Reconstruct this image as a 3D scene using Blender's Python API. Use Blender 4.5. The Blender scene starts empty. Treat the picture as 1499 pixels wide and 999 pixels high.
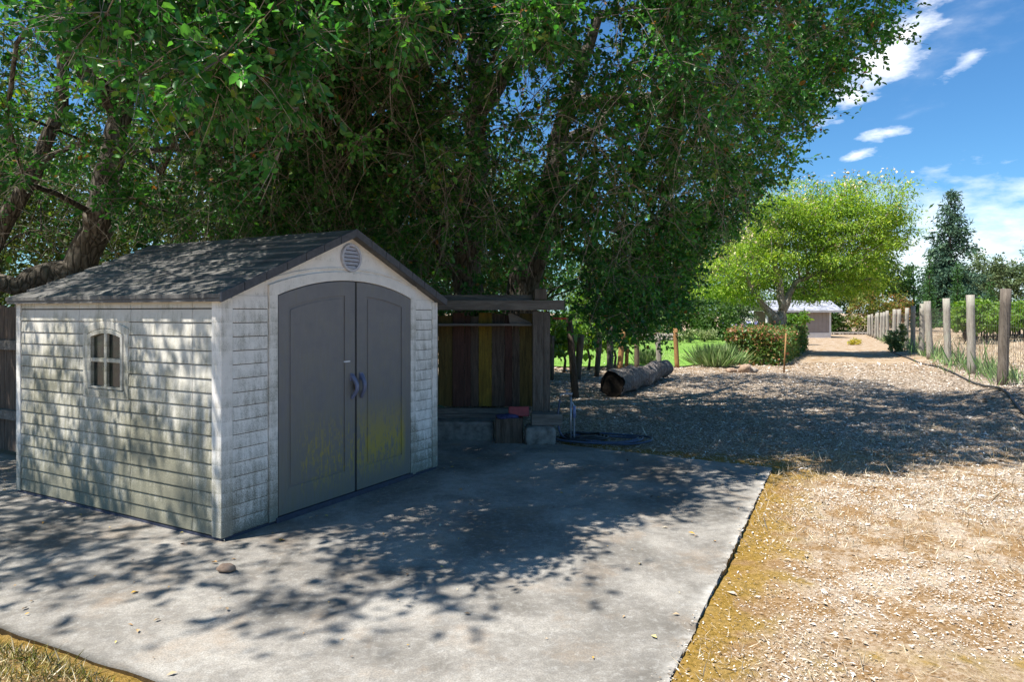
import bpy, math, random
import numpy as np
from mathutils import Vector, Matrix
from mathutils import noise as mnoise

RNG = np.random.default_rng(7)
random.seed(7)
SC = bpy.context.scene
COL = SC.collection
F, CX, HY, CH = 1001.0, 750.0, 458.0, 1.6      # survey numbers read off the photograph (24 mm lens, eye at 1.6 m)


def at(x, y, d):
    return Vector(((x - CX) / F * d, d, CH - (y - HY) / F * d))


def gd(x, y, z=0.0):
    d = F * (CH - z) / (y - HY)
    return Vector(((x - CX) / F * d, d, z))


# ------------------------------------------------------------------ tagging
def tag(o, label=None, cat=None, group=None, kind=None):
    if label: o['label'] = label
    if cat: o['category'] = cat
    if group: o['group'] = group
    if kind: o['kind'] = kind
    return o


def thing(name, label, cat, loc=(0, 0, 0), rz=0.0, group=None):
    o = bpy.data.objects.new(name, None)
    COL.objects.link(o)
    o.location = loc
    o.rotation_euler = (0, 0, rz)
    o.empty_display_size = 0.2
    return tag(o, label, cat, group)


def copy_tree(o, parent=None):
    c = o.copy()
    COL.objects.link(c)
    if parent is not None:
        c.parent = parent
    for ch in list(o.children):
        copy_tree(ch, c)
    return c


# ------------------------------------------------------------------ meshes
def build_np(name, V, Fc, mats, parent=None, midx=None, var=None, smooth=False):
    V = np.asarray(V, np.float32).reshape(-1, 3)
    Fc = np.asarray(Fc, np.int32)
    nf, k = Fc.shape
    me = bpy.data.meshes.new(name)
    me.vertices.add(len(V))
    me.vertices.foreach_set('co', V.ravel())
    me.loops.add(nf * k)
    me.loops.foreach_set('vertex_index', Fc.ravel())
    me.polygons.add(nf)
    me.polygons.foreach_set('loop_start', np.arange(0, nf * k, k, dtype=np.int32))
    for m in (mats if isinstance(mats, (list, tuple)) else [mats]):
        me.materials.append(m)
    if midx is not None:
        me.polygons.foreach_set('material_index', np.asarray(midx, np.int32))
    if smooth:
        me.polygons.foreach_set('use_smooth', np.ones(nf, bool))
    if var is not None:
        a = me.attributes.new('var', 'FLOAT', 'FACE')
        a.data.foreach_set('value', np.asarray(var, np.float32))
    me.update(calc_edges=True)
    o = bpy.data.objects.new(name, me)
    COL.objects.link(o)
    if parent is not None:
        o.parent = parent
    return o


class MB:
    """collects solids and links them as one mesh object"""

    def __init__(self):
        self.v, self.f, self.s = [], [], []

    def add(self, vs, fs, smooth=False):
        b = len(self.v)
        self.v += [tuple(p) for p in vs]
        self.f += [tuple(b + i for i in f) for f in fs]
        self.s += [smooth] * len(fs)
        return self

    def box(self, a, b):
        (x0, y0, z0), (x1, y1, z1) = a, b
        vs = [(x0, y0, z0), (x1, y0, z0), (x1, y1, z0), (x0, y1, z0), (x0, y0, z1), (x1, y0, z1), (x1, y1, z1), (x0, y1, z1)]
        return self.add(vs, [(0, 3, 2, 1), (4, 5, 6, 7), (0, 1, 5, 4), (1, 2, 6, 5), (2, 3, 7, 6), (3, 0, 4, 7)])

    def prism(self, poly, d):
        """poly: list of 3-D points (one face), d: extrusion vector"""
        n = len(poly)
        d = Vector(d)
        vs = [Vector(p) for p in poly] + [Vector(p) + d for p in poly]
        fs = [tuple(range(n))[::-1], tuple(range(n, 2 * n))]
        for i in range(n):
            j = (i + 1) % n
            fs.append((i, j, n + j, n + i))
        return self.add(vs, fs)

    def strip(self, inner, outer, d):
        """a band between two open polylines, thickened by d"""
        n = len(inner)
        d = Vector(d)
        A = [Vector(p) for p in inner]
        B = [Vector(p) for p in outer]
        vs = A + B + [p + d for p in A] + [p + d for p in B]
        fs = []
        for i in range(n - 1):
            fs += [(i, n + i, n + i + 1, i + 1), (2 * n + i, 2 * n + i + 1, 3 * n + i + 1, 3 * n + i),
                   (i, i + 1, 2 * n + i + 1, 2 * n + i), (n + i, 3 * n + i, 3 * n + i + 1, n + i + 1)]
        fs += [(0, 2 * n, 3 * n, n), (n - 1, 2 * n - 1, 4 * n - 1, 3 * n - 1)]
        return self.add(vs, fs)

    def tube(self, pts, rad, n=8, cap=True, rough=0.0, rng=None, squash=1.0):
        pts = [Vector(p) for p in pts]
        m = len(pts)
        if not hasattr(rad, '__len__'):
            rad = [rad] * m
        vs, fs = [], []
        up = None
        for i in range(m):
            t = (pts[min(i + 1, m - 1)] - pts[max(i - 1, 0)])
            t = t.normalized() if t.length > 1e-9 else Vector((0, 0, 1))
            if up is None:
                up = t.orthogonal().normalized()
            up = up - t * up.dot(t)
            up = up.normalized() if up.length > 1e-6 else t.orthogonal().normalized()
            sd = t.cross(up)
            for k in range(n):
                a = 2 * math.pi * k / n
                r = rad[i]
                if rough:
                    q = pts[i] + (up * math.cos(a) + sd * math.sin(a)) * r
                    r *= 1 + rough * mnoise.noise(q * (1.1 / max(rad[0], .02)))
                vs.append(pts[i] + up * math.cos(a) * r * squash + sd * math.sin(a) * r)
        for i in range(m - 1):
            for k in range(n):
                l = (k + 1) % n
                fs.append((i * n + k, i * n + l, (i + 1) * n + l, (i + 1) * n + k))
        self.add(vs, fs, True)
        if cap:
            b = len(self.v) - len(vs)
            self.f.append(tuple(b + k for k in range(n))[::-1]); self.s.append(False)
            self.f.append(tuple(b + (m - 1) * n + k for k in range(n))); self.s.append(False)
        return self

    def blob(self, c, r, lump=.25, seed=0, nu=14, nv=9, flat=.0):
        c = Vector(c)
        vs, fs = [c + Vector((0, 0, -r[2]))], []
        off = Vector((seed * 3.1, seed * 1.7, 0))
        for j in range(1, nv):
            p = math.pi * j / nv - math.pi / 2
            for i in range(nu):
                a = 2 * math.pi * i / nu
                q = Vector((math.cos(p) * math.cos(a), math.cos(p) * math.sin(a), math.sin(p)))
                k = 1 + lump * mnoise.noise(q * 1.6 + off) + lump * .4 * mnoise.noise(q * 4 + off)
                vs.append(c + Vector((q.x * r[0] * k, q.y * r[1] * k, q.z * r[2] * k)))
        vs.append(c + Vector((0, 0, r[2])))
        for i in range(nu):
            fs.append((0, 1 + (i + 1) % nu, 1 + i))
            fs.append((len(vs) - 1, 1 + (nv - 2) * nu + i, 1 + (nv - 2) * nu + (i + 1) % nu))
        for j in range(nv - 2):
            for i in range(nu):
                a, b = 1 + j * nu + i, 1 + j * nu + (i + 1) % nu
                fs.append((a, b, b + nu, a + nu))
        return self.add(vs, fs, True)

    def build(self, name, mat, parent=None, bevel=0.0):
        me = bpy.data.meshes.new(name)
        me.from_pydata(self.v, [], self.f)
        me.materials.append(mat)
        me.polygons.foreach_set('use_smooth', self.s)
        me.update()
        o = bpy.data.objects.new(name, me)
        COL.objects.link(o)
        if parent is not None:
            o.parent = parent
        if bevel:
            m = o.modifiers.new('bevel', 'BEVEL')
            m.width = bevel
            m.segments = 2
            m.limit_method = 'ANGLE'
            m.angle_limit = math.radians(40)
        return o


def unit(a):
    return a / np.maximum(np.linalg.norm(a, axis=1, keepdims=True), 1e-9)


def leaf_arrays(P, D, N, L, W, fold=.22):
    n = len(P)
    L = np.broadcast_to(np.asarray(L, float), (n,))[:, None]
    W = np.broadcast_to(np.asarray(W, float), (n,))[:, None]
    S = unit(np.cross(D, N))
    N = np.cross(S, D)
    V = np.empty((n, 4, 3))
    V[:, 0] = P
    V[:, 1] = P + D * L * .48 + S * W * .5 + N * W * fold
    V[:, 2] = P + D * L - N * L * .1
    V[:, 3] = P + D * L * .48 - S * W * .5 + N * W * fold
    b = np.arange(n)[:, None] * 4
    T = np.concatenate([b + [0, 2, 1], b + [0, 3, 2]], 1).reshape(-1, 3)
    return V.reshape(-1, 3), T


def oval_leaves(P, D, N, L, W, fold=.2):
    n = len(P)
    L = np.asarray(L, float)[:, None]
    W = np.asarray(W, float)[:, None]
    S = unit(np.cross(D, N))
    N = np.cross(S, D)
    V = np.empty((n, 6, 3))
    V[:, 0] = P
    V[:, 1] = P + D * L * .3 + S * W * .46 + N * W * fold
    V[:, 2] = P + D * L * .7 + S * W * .42 + N * W * fold * .8
    V[:, 3] = P + D * L - N * L * .1
    V[:, 4] = P + D * L * .7 - S * W * .42 + N * W * fold * .8
    V[:, 5] = P + D * L * .3 - S * W * .46 + N * W * fold
    b = np.arange(n)[:, None] * 6
    T = np.concatenate([b + [0, 3, 2], b + [0, 2, 1], b + [0, 4, 3], b + [0, 5, 4]], 1).reshape(-1, 3)
    return V.reshape(-1, 3), T


def prisms(A, B, ra, rb, k=3):
    A, B = np.asarray(A, float), np.asarray(B, float)
    n = len(A)
    ra = np.broadcast_to(np.asarray(ra, float), (n,))[:, None]
    rb = np.broadcast_to(np.asarray(rb, float), (n,))[:, None]
    T = unit(B - A)
    h = np.where(np.abs(T[:, 2:3]) < .9, np.array([[0, 0, 1.]]), np.array([[1., 0, 0]]))
    U = unit(np.cross(T, h))
    S = np.cross(T, U)
    V = np.empty((n, 2 * k, 3))
    for i in range(k):
        a = 2 * math.pi * i / k
        o = U * math.cos(a) + S * math.sin(a)
        V[:, i] = A + o * ra
        V[:, k + i] = B + o * rb
    b = np.arange(n)[:, None] * 2 * k
    Fs = [b + [i, (i + 1) % k, k + (i + 1) % k, k + i] for i in range(k)]
    return V.reshape(-1, 3), np.concatenate(Fs, 1).reshape(-1, 4)


def rnd(n):
    return unit(RNG.normal(size=(n, 3)))


# ------------------------------------------------------------------ materials
class NT:
    def __init__(s, name):
        s.m = bpy.data.materials.new(name)
        s.m.use_nodes = True
        s.t = s.m.node_tree
        s.b = s.t.nodes['Principled BSDF']
        s._tc = None

    def node(s, typ, **kw):
        n = s.t.nodes.new(typ)
        for k, v in kw.items():
            setattr(n, k, v)
        return n

    def put(s, sock, v):
        if hasattr(v, 'is_output') or isinstance(v, bpy.types.NodeSocket):
            s.t.links.new(v, sock)
        elif isinstance(v, (tuple, list)) and len(v) == 3 and sock.type == 'RGBA':
            sock.default_value = (*v, 1)
        else:
            sock.default_value = v

    def tc(s, which='Object'):
        if s._tc is None:
            s._tc = s.node('ShaderNodeTexCoord')
        return s._tc.outputs[which]

    def pos(s):
        return s.node('ShaderNodeNewGeometry').outputs['Position']

    def mapping(s, vec, scale=(1, 1, 1), loc=(0, 0, 0)):
        n = s.node('ShaderNodeMapping')
        s.put(n.inputs['Vector'], vec)
        n.inputs['Scale'].default_value = scale
        n.inputs['Location'].default_value = loc
        return n.outputs[0]

    def noise(s, scale, detail=4, rough=.55, vec=None, dist=0.0):
        n = s.node('ShaderNodeTexNoise')
        s.put(n.inputs['Vector'], vec if vec is not None else s.tc())
        n.inputs['Scale'].default_value = scale
        n.inputs['Detail'].default_value = detail
        n.inputs['Roughness'].default_value = rough
        n.inputs['Distortion'].default_value = dist
        return n.outputs['Fac']

    def voronoi(s, scale, vec=None, feature='F1', out='Distance'):
        n = s.node('ShaderNodeTexVoronoi', feature=feature)
        s.put(n.inputs['Vector'], vec if vec is not None else s.tc())
        n.inputs['Scale'].default_value = scale
        return n.outputs[out]

    def ramp(s, fac, stops):
        n = s.node('ShaderNodeValToRGB')
        s.put(n.inputs[0], fac)
        e = n.color_ramp.elements
        while len(e) < len(stops):
            e.new(.5)
        for i, (p, c) in enumerate(stops):
            e[i].position = p
            e[i].color = (*c, 1) if hasattr(c, '__len__') else (c, c, c, 1)
        return n.outputs[0]

    def mix(s, fac, a, b, mode='MIX'):
        n = s.node('ShaderNodeMix', data_type='RGBA', blend_type=mode)
        s.put(n.inputs[0], fac)
        s.put(n.inputs[6], a)
        s.put(n.inputs[7], b)
        return n.outputs[2]

    def math(s, op, a, b=0.0, c=0.0, clamp=False):
        n = s.node('ShaderNodeMath', operation=op, use_clamp=clamp)
        s.put(n.inputs[0], a)
        s.put(n.inputs[1], b)
        s.put(n.inputs[2], c)
        return n.outputs[0]

    def sep(s, vec):
        n = s.node('ShaderNodeSeparateXYZ')
        s.put(n.inputs[0], vec)
        return n.outputs

    def rng(s, v, a, b, c=0.0, d=1.0):
        n = s.node('ShaderNodeMapRange')
        s.put(n.inputs[0], v)
        for i, q in enumerate((a, b, c, d)):
            n.inputs[i + 1].default_value = q
        return n.outputs[0]

    def attr(s, name):
        return s.node('ShaderNodeAttribute', attribute_name=name).outputs['Fac']

    def bump(s, h, strength=.4, dist=.01):
        n = s.node('ShaderNodeBump')
        s.put(n.inputs['Height'], h)
        n.inputs['Strength'].default_value = strength
        n.inputs['Distance'].default_value = dist
        s.t.links.new(n.outputs[0], s.b.inputs['Normal'])

    def done(s, col, rough=.8, spec=.3, metal=0.0):
        s.put(s.b.inputs['Base Color'], col)
        s.put(s.b.inputs['Roughness'], rough)
        s.b.inputs['Specular IOR Level'].default_value = spec
        s.b.inputs['Metallic'].default_value = metal
        return s.m


def leaf_mat(name, stops, rough=.45, spec=.4, trans=.3, tcol=None):
    s = NT(name)
    c = s.ramp(s.attr('var'), stops)
    s.done(c, rough, spec)
    tr = s.node('ShaderNodeBsdfTranslucent')
    hs = s.node('ShaderNodeHueSaturation')
    hs.inputs['Hue'].default_value = .485
    hs.inputs['Saturation'].default_value = 1.15
    hs.inputs['Value'].default_value = 1.7
    s.t.links.new(c, hs.inputs['Color'])
    s.t.links.new(hs.outputs[0], tr.inputs['Color'])
    mx = s.node('ShaderNodeMixShader')
    mx.inputs[0].default_value = trans
    s.t.links.new(s.b.outputs[0], mx.inputs[1])
    s.t.links.new(tr.outputs[0], mx.inputs[2])
    s.t.links.new(mx.outputs[0], s.t.nodes['Material Output'].inputs[0])
    return s.m


def flat_mat(name, stops, rough=.8, spec=.2):
    s = NT(name)
    return s.done(s.ramp(s.attr('var'), stops), rough, spec)


def plain(name, col, rough=.6, spec=.4, metal=0.0, var=.25, scale=18.0, bump=.15):
    s = NT(name)
    nz = s.noise(scale, 5, .6)
    c = s.mix(s.rng(nz, .3, .7), tuple(k * (1 - var) for k in col), tuple(min(1, k * (1 + var)) for k in col))
    if bump:
        s.bump(nz, bump, .004)
    return s.done(c, rough, spec, metal)


def wood(name, a, b, scale=1.0, vert=True, rough=.85, world=False, moss=None):
    s = NT(name)
    v = s.mapping(s.pos() if world else s.tc(), (14 * scale, 14 * scale, 1.3 * scale) if vert else (1.3 * scale, 14 * scale, 14 * scale))
    g = s.noise(2.2, 6, .65, v, .6)
    g2 = s.noise(9, 4, .7, v)
    big = s.noise(1.7, 3, .5, s.pos())
    c = s.mix(s.rng(g, .35, .68), a, b)
    c = s.mix(s.math('MULTIPLY', s.rng(g2, .52, .7), .6), c, tuple(k * .35 for k in a))
    c = s.mix(s.rng(big, .4, .7, 0, .45), c, tuple(k * .55 for k in b))
    if moss:
        c = s.mix(s.rng(s.noise(5, 6, .7, s.pos()), .5, .72, 0, .8), c, moss)
    s.bump(s.math('ADD', g, g2), .6, .006)
    return s.done(c, rough, .2)


def bark(name, a, b, lichen=None, sc=1.0):
    s = NT(name)
    v = s.mapping(s.pos(), (9 * sc, 9 * sc, 2.2 * sc))
    h = s.voronoi(1.5, v, 'DISTANCE_TO_EDGE')
    n1 = s.noise(3, 6, .7, v)
    c = s.mix(s.rng(n1, .3, .7), a, b)
    c = s.mix(s.rng(h, .0, .12, .75, 0), c, tuple(k * .3 for k in a))
    if lichen:
        c = s.mix(s.rng(s.noise(3.2 * sc, 6, .7, s.pos()), .52, .66, 0, .85), c, lichen)
    s.bump(s.math('ADD', s.rng(h, 0, .25), n1), .9, .03 / sc)
    return s.done(c, .9, .15)


G = {}
G['oak_leaf'] = leaf_mat('oak_leaf', [(0, (.02, .085, .02)), (.55, (.052, .19, .038)), (.9, (.125, .33, .06)), (.965, (.22, .28, .045)), (1, (.3, .17, .05))], .36, .42, .4)
G['shrub_leaf'] = leaf_mat('shrub_leaf', [(0, (.035, .06, .015)), (.6, (.075, .115, .025)), (1, (.16, .19, .05))], .5, .35, .35)
G['vine_leaf'] = leaf_mat('vine_leaf', [(0, (.06, .14, .02)), (.6, (.11, .22, .03)), (1, (.2, .3, .05))], .5, .35, .4)
G['mimosa_leaf'] = leaf_mat('mimosa_leaf', [(0, (.085, .17, .03)), (.6, (.22, .36, .05)), (1, (.42, .52, .11))], .6, .15, .42)
G['bloom'] = flat_mat('mimosa_bloom', [(0, (.62, .4, .3)), (.5, (.68, .52, .34)), (1, (.7, .62, .38))])
G['hedge_leaf'] = leaf_mat('hedge_leaf', [(0, (.04, .1, .02)), (.5, (.12, .2, .04)), (.7, (.3, .2, .08)), (1, (.48, .19, .12))], .45, .4, .3)
G['autumn_leaf'] = leaf_mat('autumn_leaf', [(0, (.07, .11, .02)), (.5, (.16, .2, .04)), (.75, (.3, .19, .06)), (1, (.42, .16, .1))], .5, .3, .35)
G['tree_leaf'] = leaf_mat('tree_leaf', [(0, (.035, .085, .02)), (.6, (.075, .15, .03)), (1, (.15, .22, .05))], .5, .3, .35)
G['grey_leaf'] = leaf_mat('grey_leaf', [(0, (.06, .1, .04)), (.6, (.12, .17, .075)), (1, (.2, .25, .12))], .6, .25, .25)
G['conifer_leaf'] = leaf_mat('conifer_leaf', [(0, (.03, .07, .045)), (.6, (.065, .125, .075)), (1, (.12, .19, .1))], .6, .25, .15)
G['cypress_leaf'] = leaf_mat('cypress_leaf', [(0, (.025, .07, .018)), (.6, (.05, .13, .03)), (1, (.09, .19, .04))], .6, .25, .2)
G['pale_leaf'] = leaf_mat('pale_leaf', [(0, (.13, .19, .06)), (.6, (.24, .29, .12)), (1, (.5, .5, .32))], .6, .25, .3)
G['weed_leaf'] = leaf_mat('weed_leaf', [(0, (.2, .22, .04)), (.5, (.5, .42, .05)), (1, (.7, .58, .06))], .5, .3, .3)
G['strap_leaf'] = leaf_mat('strap_leaf', [(0, (.08, .17, .05)), (.6, (.2, .32, .11)), (1, (.42, .5, .26))], .5, .3, .3)
G['lilac'] = flat_mat('lilac_petal', [(0, (.3, .3, .62)), (1, (.62, .62, .8))])
G['twig'] = plain('twig', (.26, .225, .18), .9, .1, var=.5, scale=4, bump=0)
G['oak_bark'] = bark('oak_bark', (.1, .085, .068), (.22, .19, .155), (.3, .3, .24))
G['pale_bark'] = bark('pale_bark', (.2, .16, .12), (.42, .38, .32), (.55, .54, .48), 1.6)
G['dark_bark'] = bark('dark_bark', (.06, .045, .035), (.12, .095, .075), None, 2)
G['log_bark'] = bark('log_bark', (.13, .11, .1), (.26, .23, .21), (.34, .32, .3), 1.3)
G['post_wood'] = wood('post_wood', (.2, .175, .15), (.42, .385, .33), 1, True, .9, True, (.3, .31, .24))
G['old_wood'] = wood('old_wood', (.085, .068, .055), (.2, .17, .14), 1, True, .9, True)
G['old_wood_flat'] = wood('old_wood_flat', (.1, .088, .075), (.25, .22, .19), 1, False, .9, True)
G['dark_board'] = wood('dark_board', (.055, .04, .03), (.16, .118, .09), 1, True, .9, True)
G['red_board'] = wood('red_board', (.06, .032, .025), (.14, .075, .058), 1, True, .9, True)
G['yellow_board'] = wood('yellow_board', (.1, .07, .02), (.3, .2, .03), 1, True, .8, True)
G['dull_yellow_board'] = wood('dull_yellow_board', (.075, .055, .022), (.2, .14, .045), 1, True, .85, True)
G['orange_wood'] = wood('orange_wood', (.22, .11, .045), (.42, .24, .1), 1, True, .85, True)
G['brown_post'] = wood('brown_post', (.09, .065, .045), (.2, .155, .11), 1, True, .9, True)
G['wire'] = plain('fence_wire', (.2, .18, .16), .55, .4, .6, bump=0)
G['stone'] = plain('stone', (.24, .21, .18), .9, .2, var=.4, scale=12, bump=.5)
G['brown_stone'] = plain('brown_stone', (.3, .21, .15), .9, .2, var=.4, scale=20, bump=.5)
G['block'] = plain('concrete_block', (.2, .185, .165), .95, .15, var=.5, scale=10, bump=.5)


# ------------------------------------------------------------------ camera, light, sky
cam = bpy.data.cameras.new('camera')
cam.lens = 24.04
cam.sensor_width = 36
cam.shift_y = -(499.5 - HY) / 1499
cam.clip_end = 5000
cam.clip_start = .05
co = bpy.data.objects.new('camera', cam)
COL.objects.link(co)
co.location = (0, 0, CH)
co.rotation_euler = (math.pi / 2, 0, 0)
SC.camera = co

EL = math.radians(61)
SH = Vector((-.87, -.49, 0)).normalized()
SUN = Vector((SH.x * math.cos(EL), SH.y * math.cos(EL), math.sin(EL)))
sl = bpy.data.lights.new('sun', 'SUN')
sl.energy = 5.0
sl.angle = math.radians(.53)
sl.color = (1, .955, .88)
so = bpy.data.objects.new('sun', sl)
COL.objects.link(so)
so.location = (-20, -12, 40)
so.rotation_euler = SUN.to_track_quat('Z', 'Y').to_euler()

W = bpy.data.worlds.new('World')
SC.world = W
W.use_nodes = True
wt = W.node_tree
wb = wt.nodes['Background']


def wn(t, **k):
    n = wt.nodes.new(t)
    for a, b in k.items():
        setattr(n, a, b)
    return n


def wm(op, a, b=0.0, clamp=False):
    n = wn('ShaderNodeMath', operation=op, use_clamp=clamp)
    for i, q in enumerate((a, b)):
        if isinstance(q, bpy.types.NodeSocket):
            wt.links.new(q, n.inputs[i])
        else:
            n.inputs[i].default_value = q
    return n.outputs[0]


sky = wn('ShaderNodeTexSky', sky_type='NISHITA', sun_disc=False)
sky.sun_elevation = EL
sky.sun_rotation = math.atan2(SUN.x, SUN.y)
sky.altitude = 100
sky.air_density = 1.0
sky.dust_density = .5
sky.ozone_density = 2.2
hs = wn('ShaderNodeHueSaturation')
hs.inputs['Saturation'].default_value = 1.1
wt.links.new(sky.outputs[0], hs.inputs['Color'])
wtc = wn('ShaderNodeTexCoord')
wsep = wn('ShaderNodeSeparateXYZ')
wt.links.new(wtc.outputs['Generated'], wsep.inputs[0])
dx, dy, dz = wsep.outputs
az = wm('MULTIPLY', wm('ARCTAN2', dx, dy), 57.2958)
el = wm('MULTIPLY', wm('ARCSINE', dz), 57.2958)
wnz = wn('ShaderNodeTexNoise')
wmap = wn('ShaderNodeMapping')
wmap.inputs['Scale'].default_value = (1, 1, 2.6)
wt.links.new(wtc.outputs['Generated'], wmap.inputs[0])
wt.links.new(wmap.outputs[0], wnz.inputs['Vector'])
wnz.inputs['Scale'].default_value = 20
wnz.inputs['Detail'].default_value = 9
wnz.inputs['Roughness'].default_value = .6
nzv = wm('SUBTRACT', wnz.outputs['Fac'], .5)
cover = None
# cloud patches by compass bearing and height above the horizon: bearing, height, half length, half width, tilt, strength, softness
for a0, e0, hl, hw, tilt, st, soft, amp in [
        (28.8, 18.3, 6.2, 1.9, 44, 1.0, 1.6, 2.6), (33, 19.5, 11, 3.2, 28, .55, .6, 3.0), (33.2, 16.8, 1.6, .5, 32, .85, .9, 4.2),
        (28.0, 13.0, 1.7, .55, 8, .95, 1.3, 3.4), (26.8, 11.7, .95, .36, 10, .9, 1.2, 4.2), (30, 14.0, 2.2, .3, 12, .3, .6, 4.2),
        (31, 3.6, 18, 6.2, 0, .95, 1.2, 1.9), (44, 4.2, 14, 5.6, 4, .9, 1.2, 1.9), (20, 22, 6, 1.2, 30, .5, .7, 4.2), (50, 24, 9, 2, 25, .5, .7, 4.2),
        (-30, 8, 20, 4, 3, .6, 1, 4.2), (5, 30, 9, 2, 20, .4, .6, 4.2)]:
    t = math.radians(tilt)
    da, de = wm('SUBTRACT', az, a0), wm('SUBTRACT', el, e0)
    p = wm('DIVIDE', wm('ADD', wm('MULTIPLY', da, math.cos(t)), wm('MULTIPLY', de, math.sin(t))), hl)
    q = wm('DIVIDE', wm('SUBTRACT', wm('MULTIPLY', de, math.cos(t)), wm('MULTIPLY', da, math.sin(t))), hw)
    r = wm('SQRT', wm('ADD', wm('MULTIPLY', p, p), wm('MULTIPLY', q, q)))
    m = wm('MULTIPLY', wm('ADD', wm('SUBTRACT', 1.0, r), wm('MULTIPLY', nzv, amp)), .62 * soft, True)
    m = wm('MULTIPLY', m, m) if soft < .8 else m
    m = wm('MULTIPLY', m, st)
    cover = m if cover is None else wm('MAXIMUM', cover, m)
cmx = wn('ShaderNodeMix', data_type='RGBA')
wt.links.new(cover, cmx.inputs[0])
tnt = wn('ShaderNodeMix', data_type='RGBA', blend_type='MULTIPLY')
tnt.inputs[0].default_value = 1.0
wt.links.new(hs.outputs[0], tnt.inputs[6])
tnt.inputs[7].default_value = (.5, .81, 1.0, 1)
wt.links.new(tnt.outputs[2], cmx.inputs[6])
cmx.inputs[7].default_value = (9.5, 9.6, 9.9, 1)
wt.links.new(cmx.outputs[2], wb.inputs['Color'])
wb.inputs['Strength'].default_value = .084
SC.view_settings.view_transform = 'Standard'
SC.view_settings.look = 'None'
SC.view_settings.exposure = .98
SC.cycles.max_bounces = 8
SC.cycles.diffuse_bounces = 4
SC.cycles.transmission_bounces = 5
SC.view_settings.gamma = 1.0

# ------------------------------------------------------------------ ground
SA, SB, SCc, SD = (2.68, 7.05), (.256, 2.1), (-8.0, 6.05), (-7.6, 13.25)   # the slab's corners


def spaced(a0, a1, step, far, grow=1.22):
    v = list(np.arange(a0, a1, step))
    s = step
    while v[-1] < far:
        s *= grow
        v.append(v[-1] + s)
    return v


def fbm2(x, y, f, seed):
    r = np.random.default_rng(seed)
    o = np.zeros_like(x)
    for k in range(10):
        a = r.uniform(0, 2 * math.pi)
        ff = f * r.uniform(.5, 2.2)
        o += np.sin((x * math.cos(a) + y * math.sin(a)) * ff + r.uniform(0, 7)) / 10 ** .5 * .8
    return o


def seg_dist(x, y, a, b):
    ax, ay = a
    bx, by = b
    t = np.clip(((x - ax) * (bx - ax) + (y - ay) * (by - ay)) / ((bx - ax) ** 2 + (by - ay) ** 2), 0, 1)
    return np.hypot(x - ax - t * (bx - ax), y - ay - t * (by - ay))


def in_slab(x, y, m=0.0):
    ins = np.ones(np.shape(x), bool)
    P = [SA, SB, SCc, SD]
    for i in range(4):
        a, b = P[i], P[(i + 1) % 4]
        ex, ey = b[0] - a[0], b[1] - a[1]
        l = math.hypot(ex, ey)
        ins &= ((x - a[0]) * ey - (y - a[1]) * ex) / l > m      # corners run clockwise
    return ins


def ground_h(x, y):
    h = .018 * fbm2(x, y, 1.6, 3) + .010 * fbm2(x, y, 6, 4) + .006 * fbm2(x, y, 17, 5) - .01
    d = np.hypot((x - 9.6) / 1.7, (y - 11.2) / 2.0)
    h += .32 * np.exp(-d ** 2 * 1.3) * (1 + .35 * fbm2(x, y, 5, 8))
    ln = (x - (4.2 + .44 * y))                                   # the bank along the right fence
    h += .10 * np.exp(-((ln + .1) / .8) ** 2) * np.clip((y - 9) / 5, 0, 1)
    h -= .05 * np.exp(-((ln + 2.0) / .7) ** 2) * np.clip((y - 9) / 5, 0, 1)
    h += np.where((x > -2.4) & (x < -.9) & (y < 3.7), 0, 0)
    cl = np.hypot((x + 2.3), (y - 2.7))
    h += .07 * np.exp(-(cl / .5) ** 2)
    fade = np.clip((60 - y) / 30, 0, 1)
    h = h * fade - .006
    P = [SA, SB, SCc, SD]
    d = np.minimum.reduce([seg_dist(x, y, P[i], P[(i + 1) % 4]) for i in range(4)])
    h = np.where(in_slab(x, y, .0), h, np.minimum(h, -.014 + .3 * d))
    return np.where(in_slab(x, y, .07), -.07, np.where(in_slab(x, y, 0), -.014 - .5 * d, h))


gx = np.array(sorted([-a for a in spaced(0, 5.5, .07, 900)][1:] + spaced(0, 9.5, .07, 900)))
gy = np.array(sorted([1.2 - a for a in spaced(0, 1, .3, 900)][1:] + spaced(1.2, 15, .07, 1500)))
GX, GY = np.meshgrid(gx, gy)
GZ = ground_h(GX, GY)
nx, ny = len(gx), len(gy)
idx = np.arange(nx * ny).reshape(ny, nx)
Q = np.stack([idx[:-1, :-1], idx[:-1, 1:], idx[1:, 1:], idx[1:, :-1]], -1).reshape(-1, 4)

s = NT('ground_soil')
P = s.pos()
moss = s.attr('moss')
chaff = s.attr('chaff')
n1 = s.noise(3.0, 6, .65, P)
n2 = s.noise(38, 5, .7, P)
n3 = s.noise(140, 3, .7, P)
vor = s.voronoi(46, P, out='Color')
soil = s.ramp(n2, [(.25, (.15, .085, .04)), (.5, (.3, .185, .085)), (.75, (.43, .31, .19))])
straw = s.ramp(n3, [(.25, (.32, .25, .18)), (.5, (.58, .5, .41)), (.72, (.76, .7, .61))])
chips = s.ramp(s.sep(vor)[0], [(0, (.12, .09, .065)), (.45, (.27, .21, .16)), (.8, (.42, .345, .27)), (1, (.6, .53, .43))])
c = s.mix(s.rng(s.math('ADD', s.math('MULTIPLY', n1, .75), s.math('MULTIPLY', n2, .35)), .5, .68), soil, straw)
c = s.mix(s.math('MULTIPLY', chaff, s.rng(n1, .2, .55, .55, 1.0)), c, chips)
mossc = s.ramp(n2, [(.3, (.12, .085, .012)), (.55, (.32, .19, .022)), (.75, (.4, .24, .035))])
mm = s.math('MULTIPLY', moss, 1.0)
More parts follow.
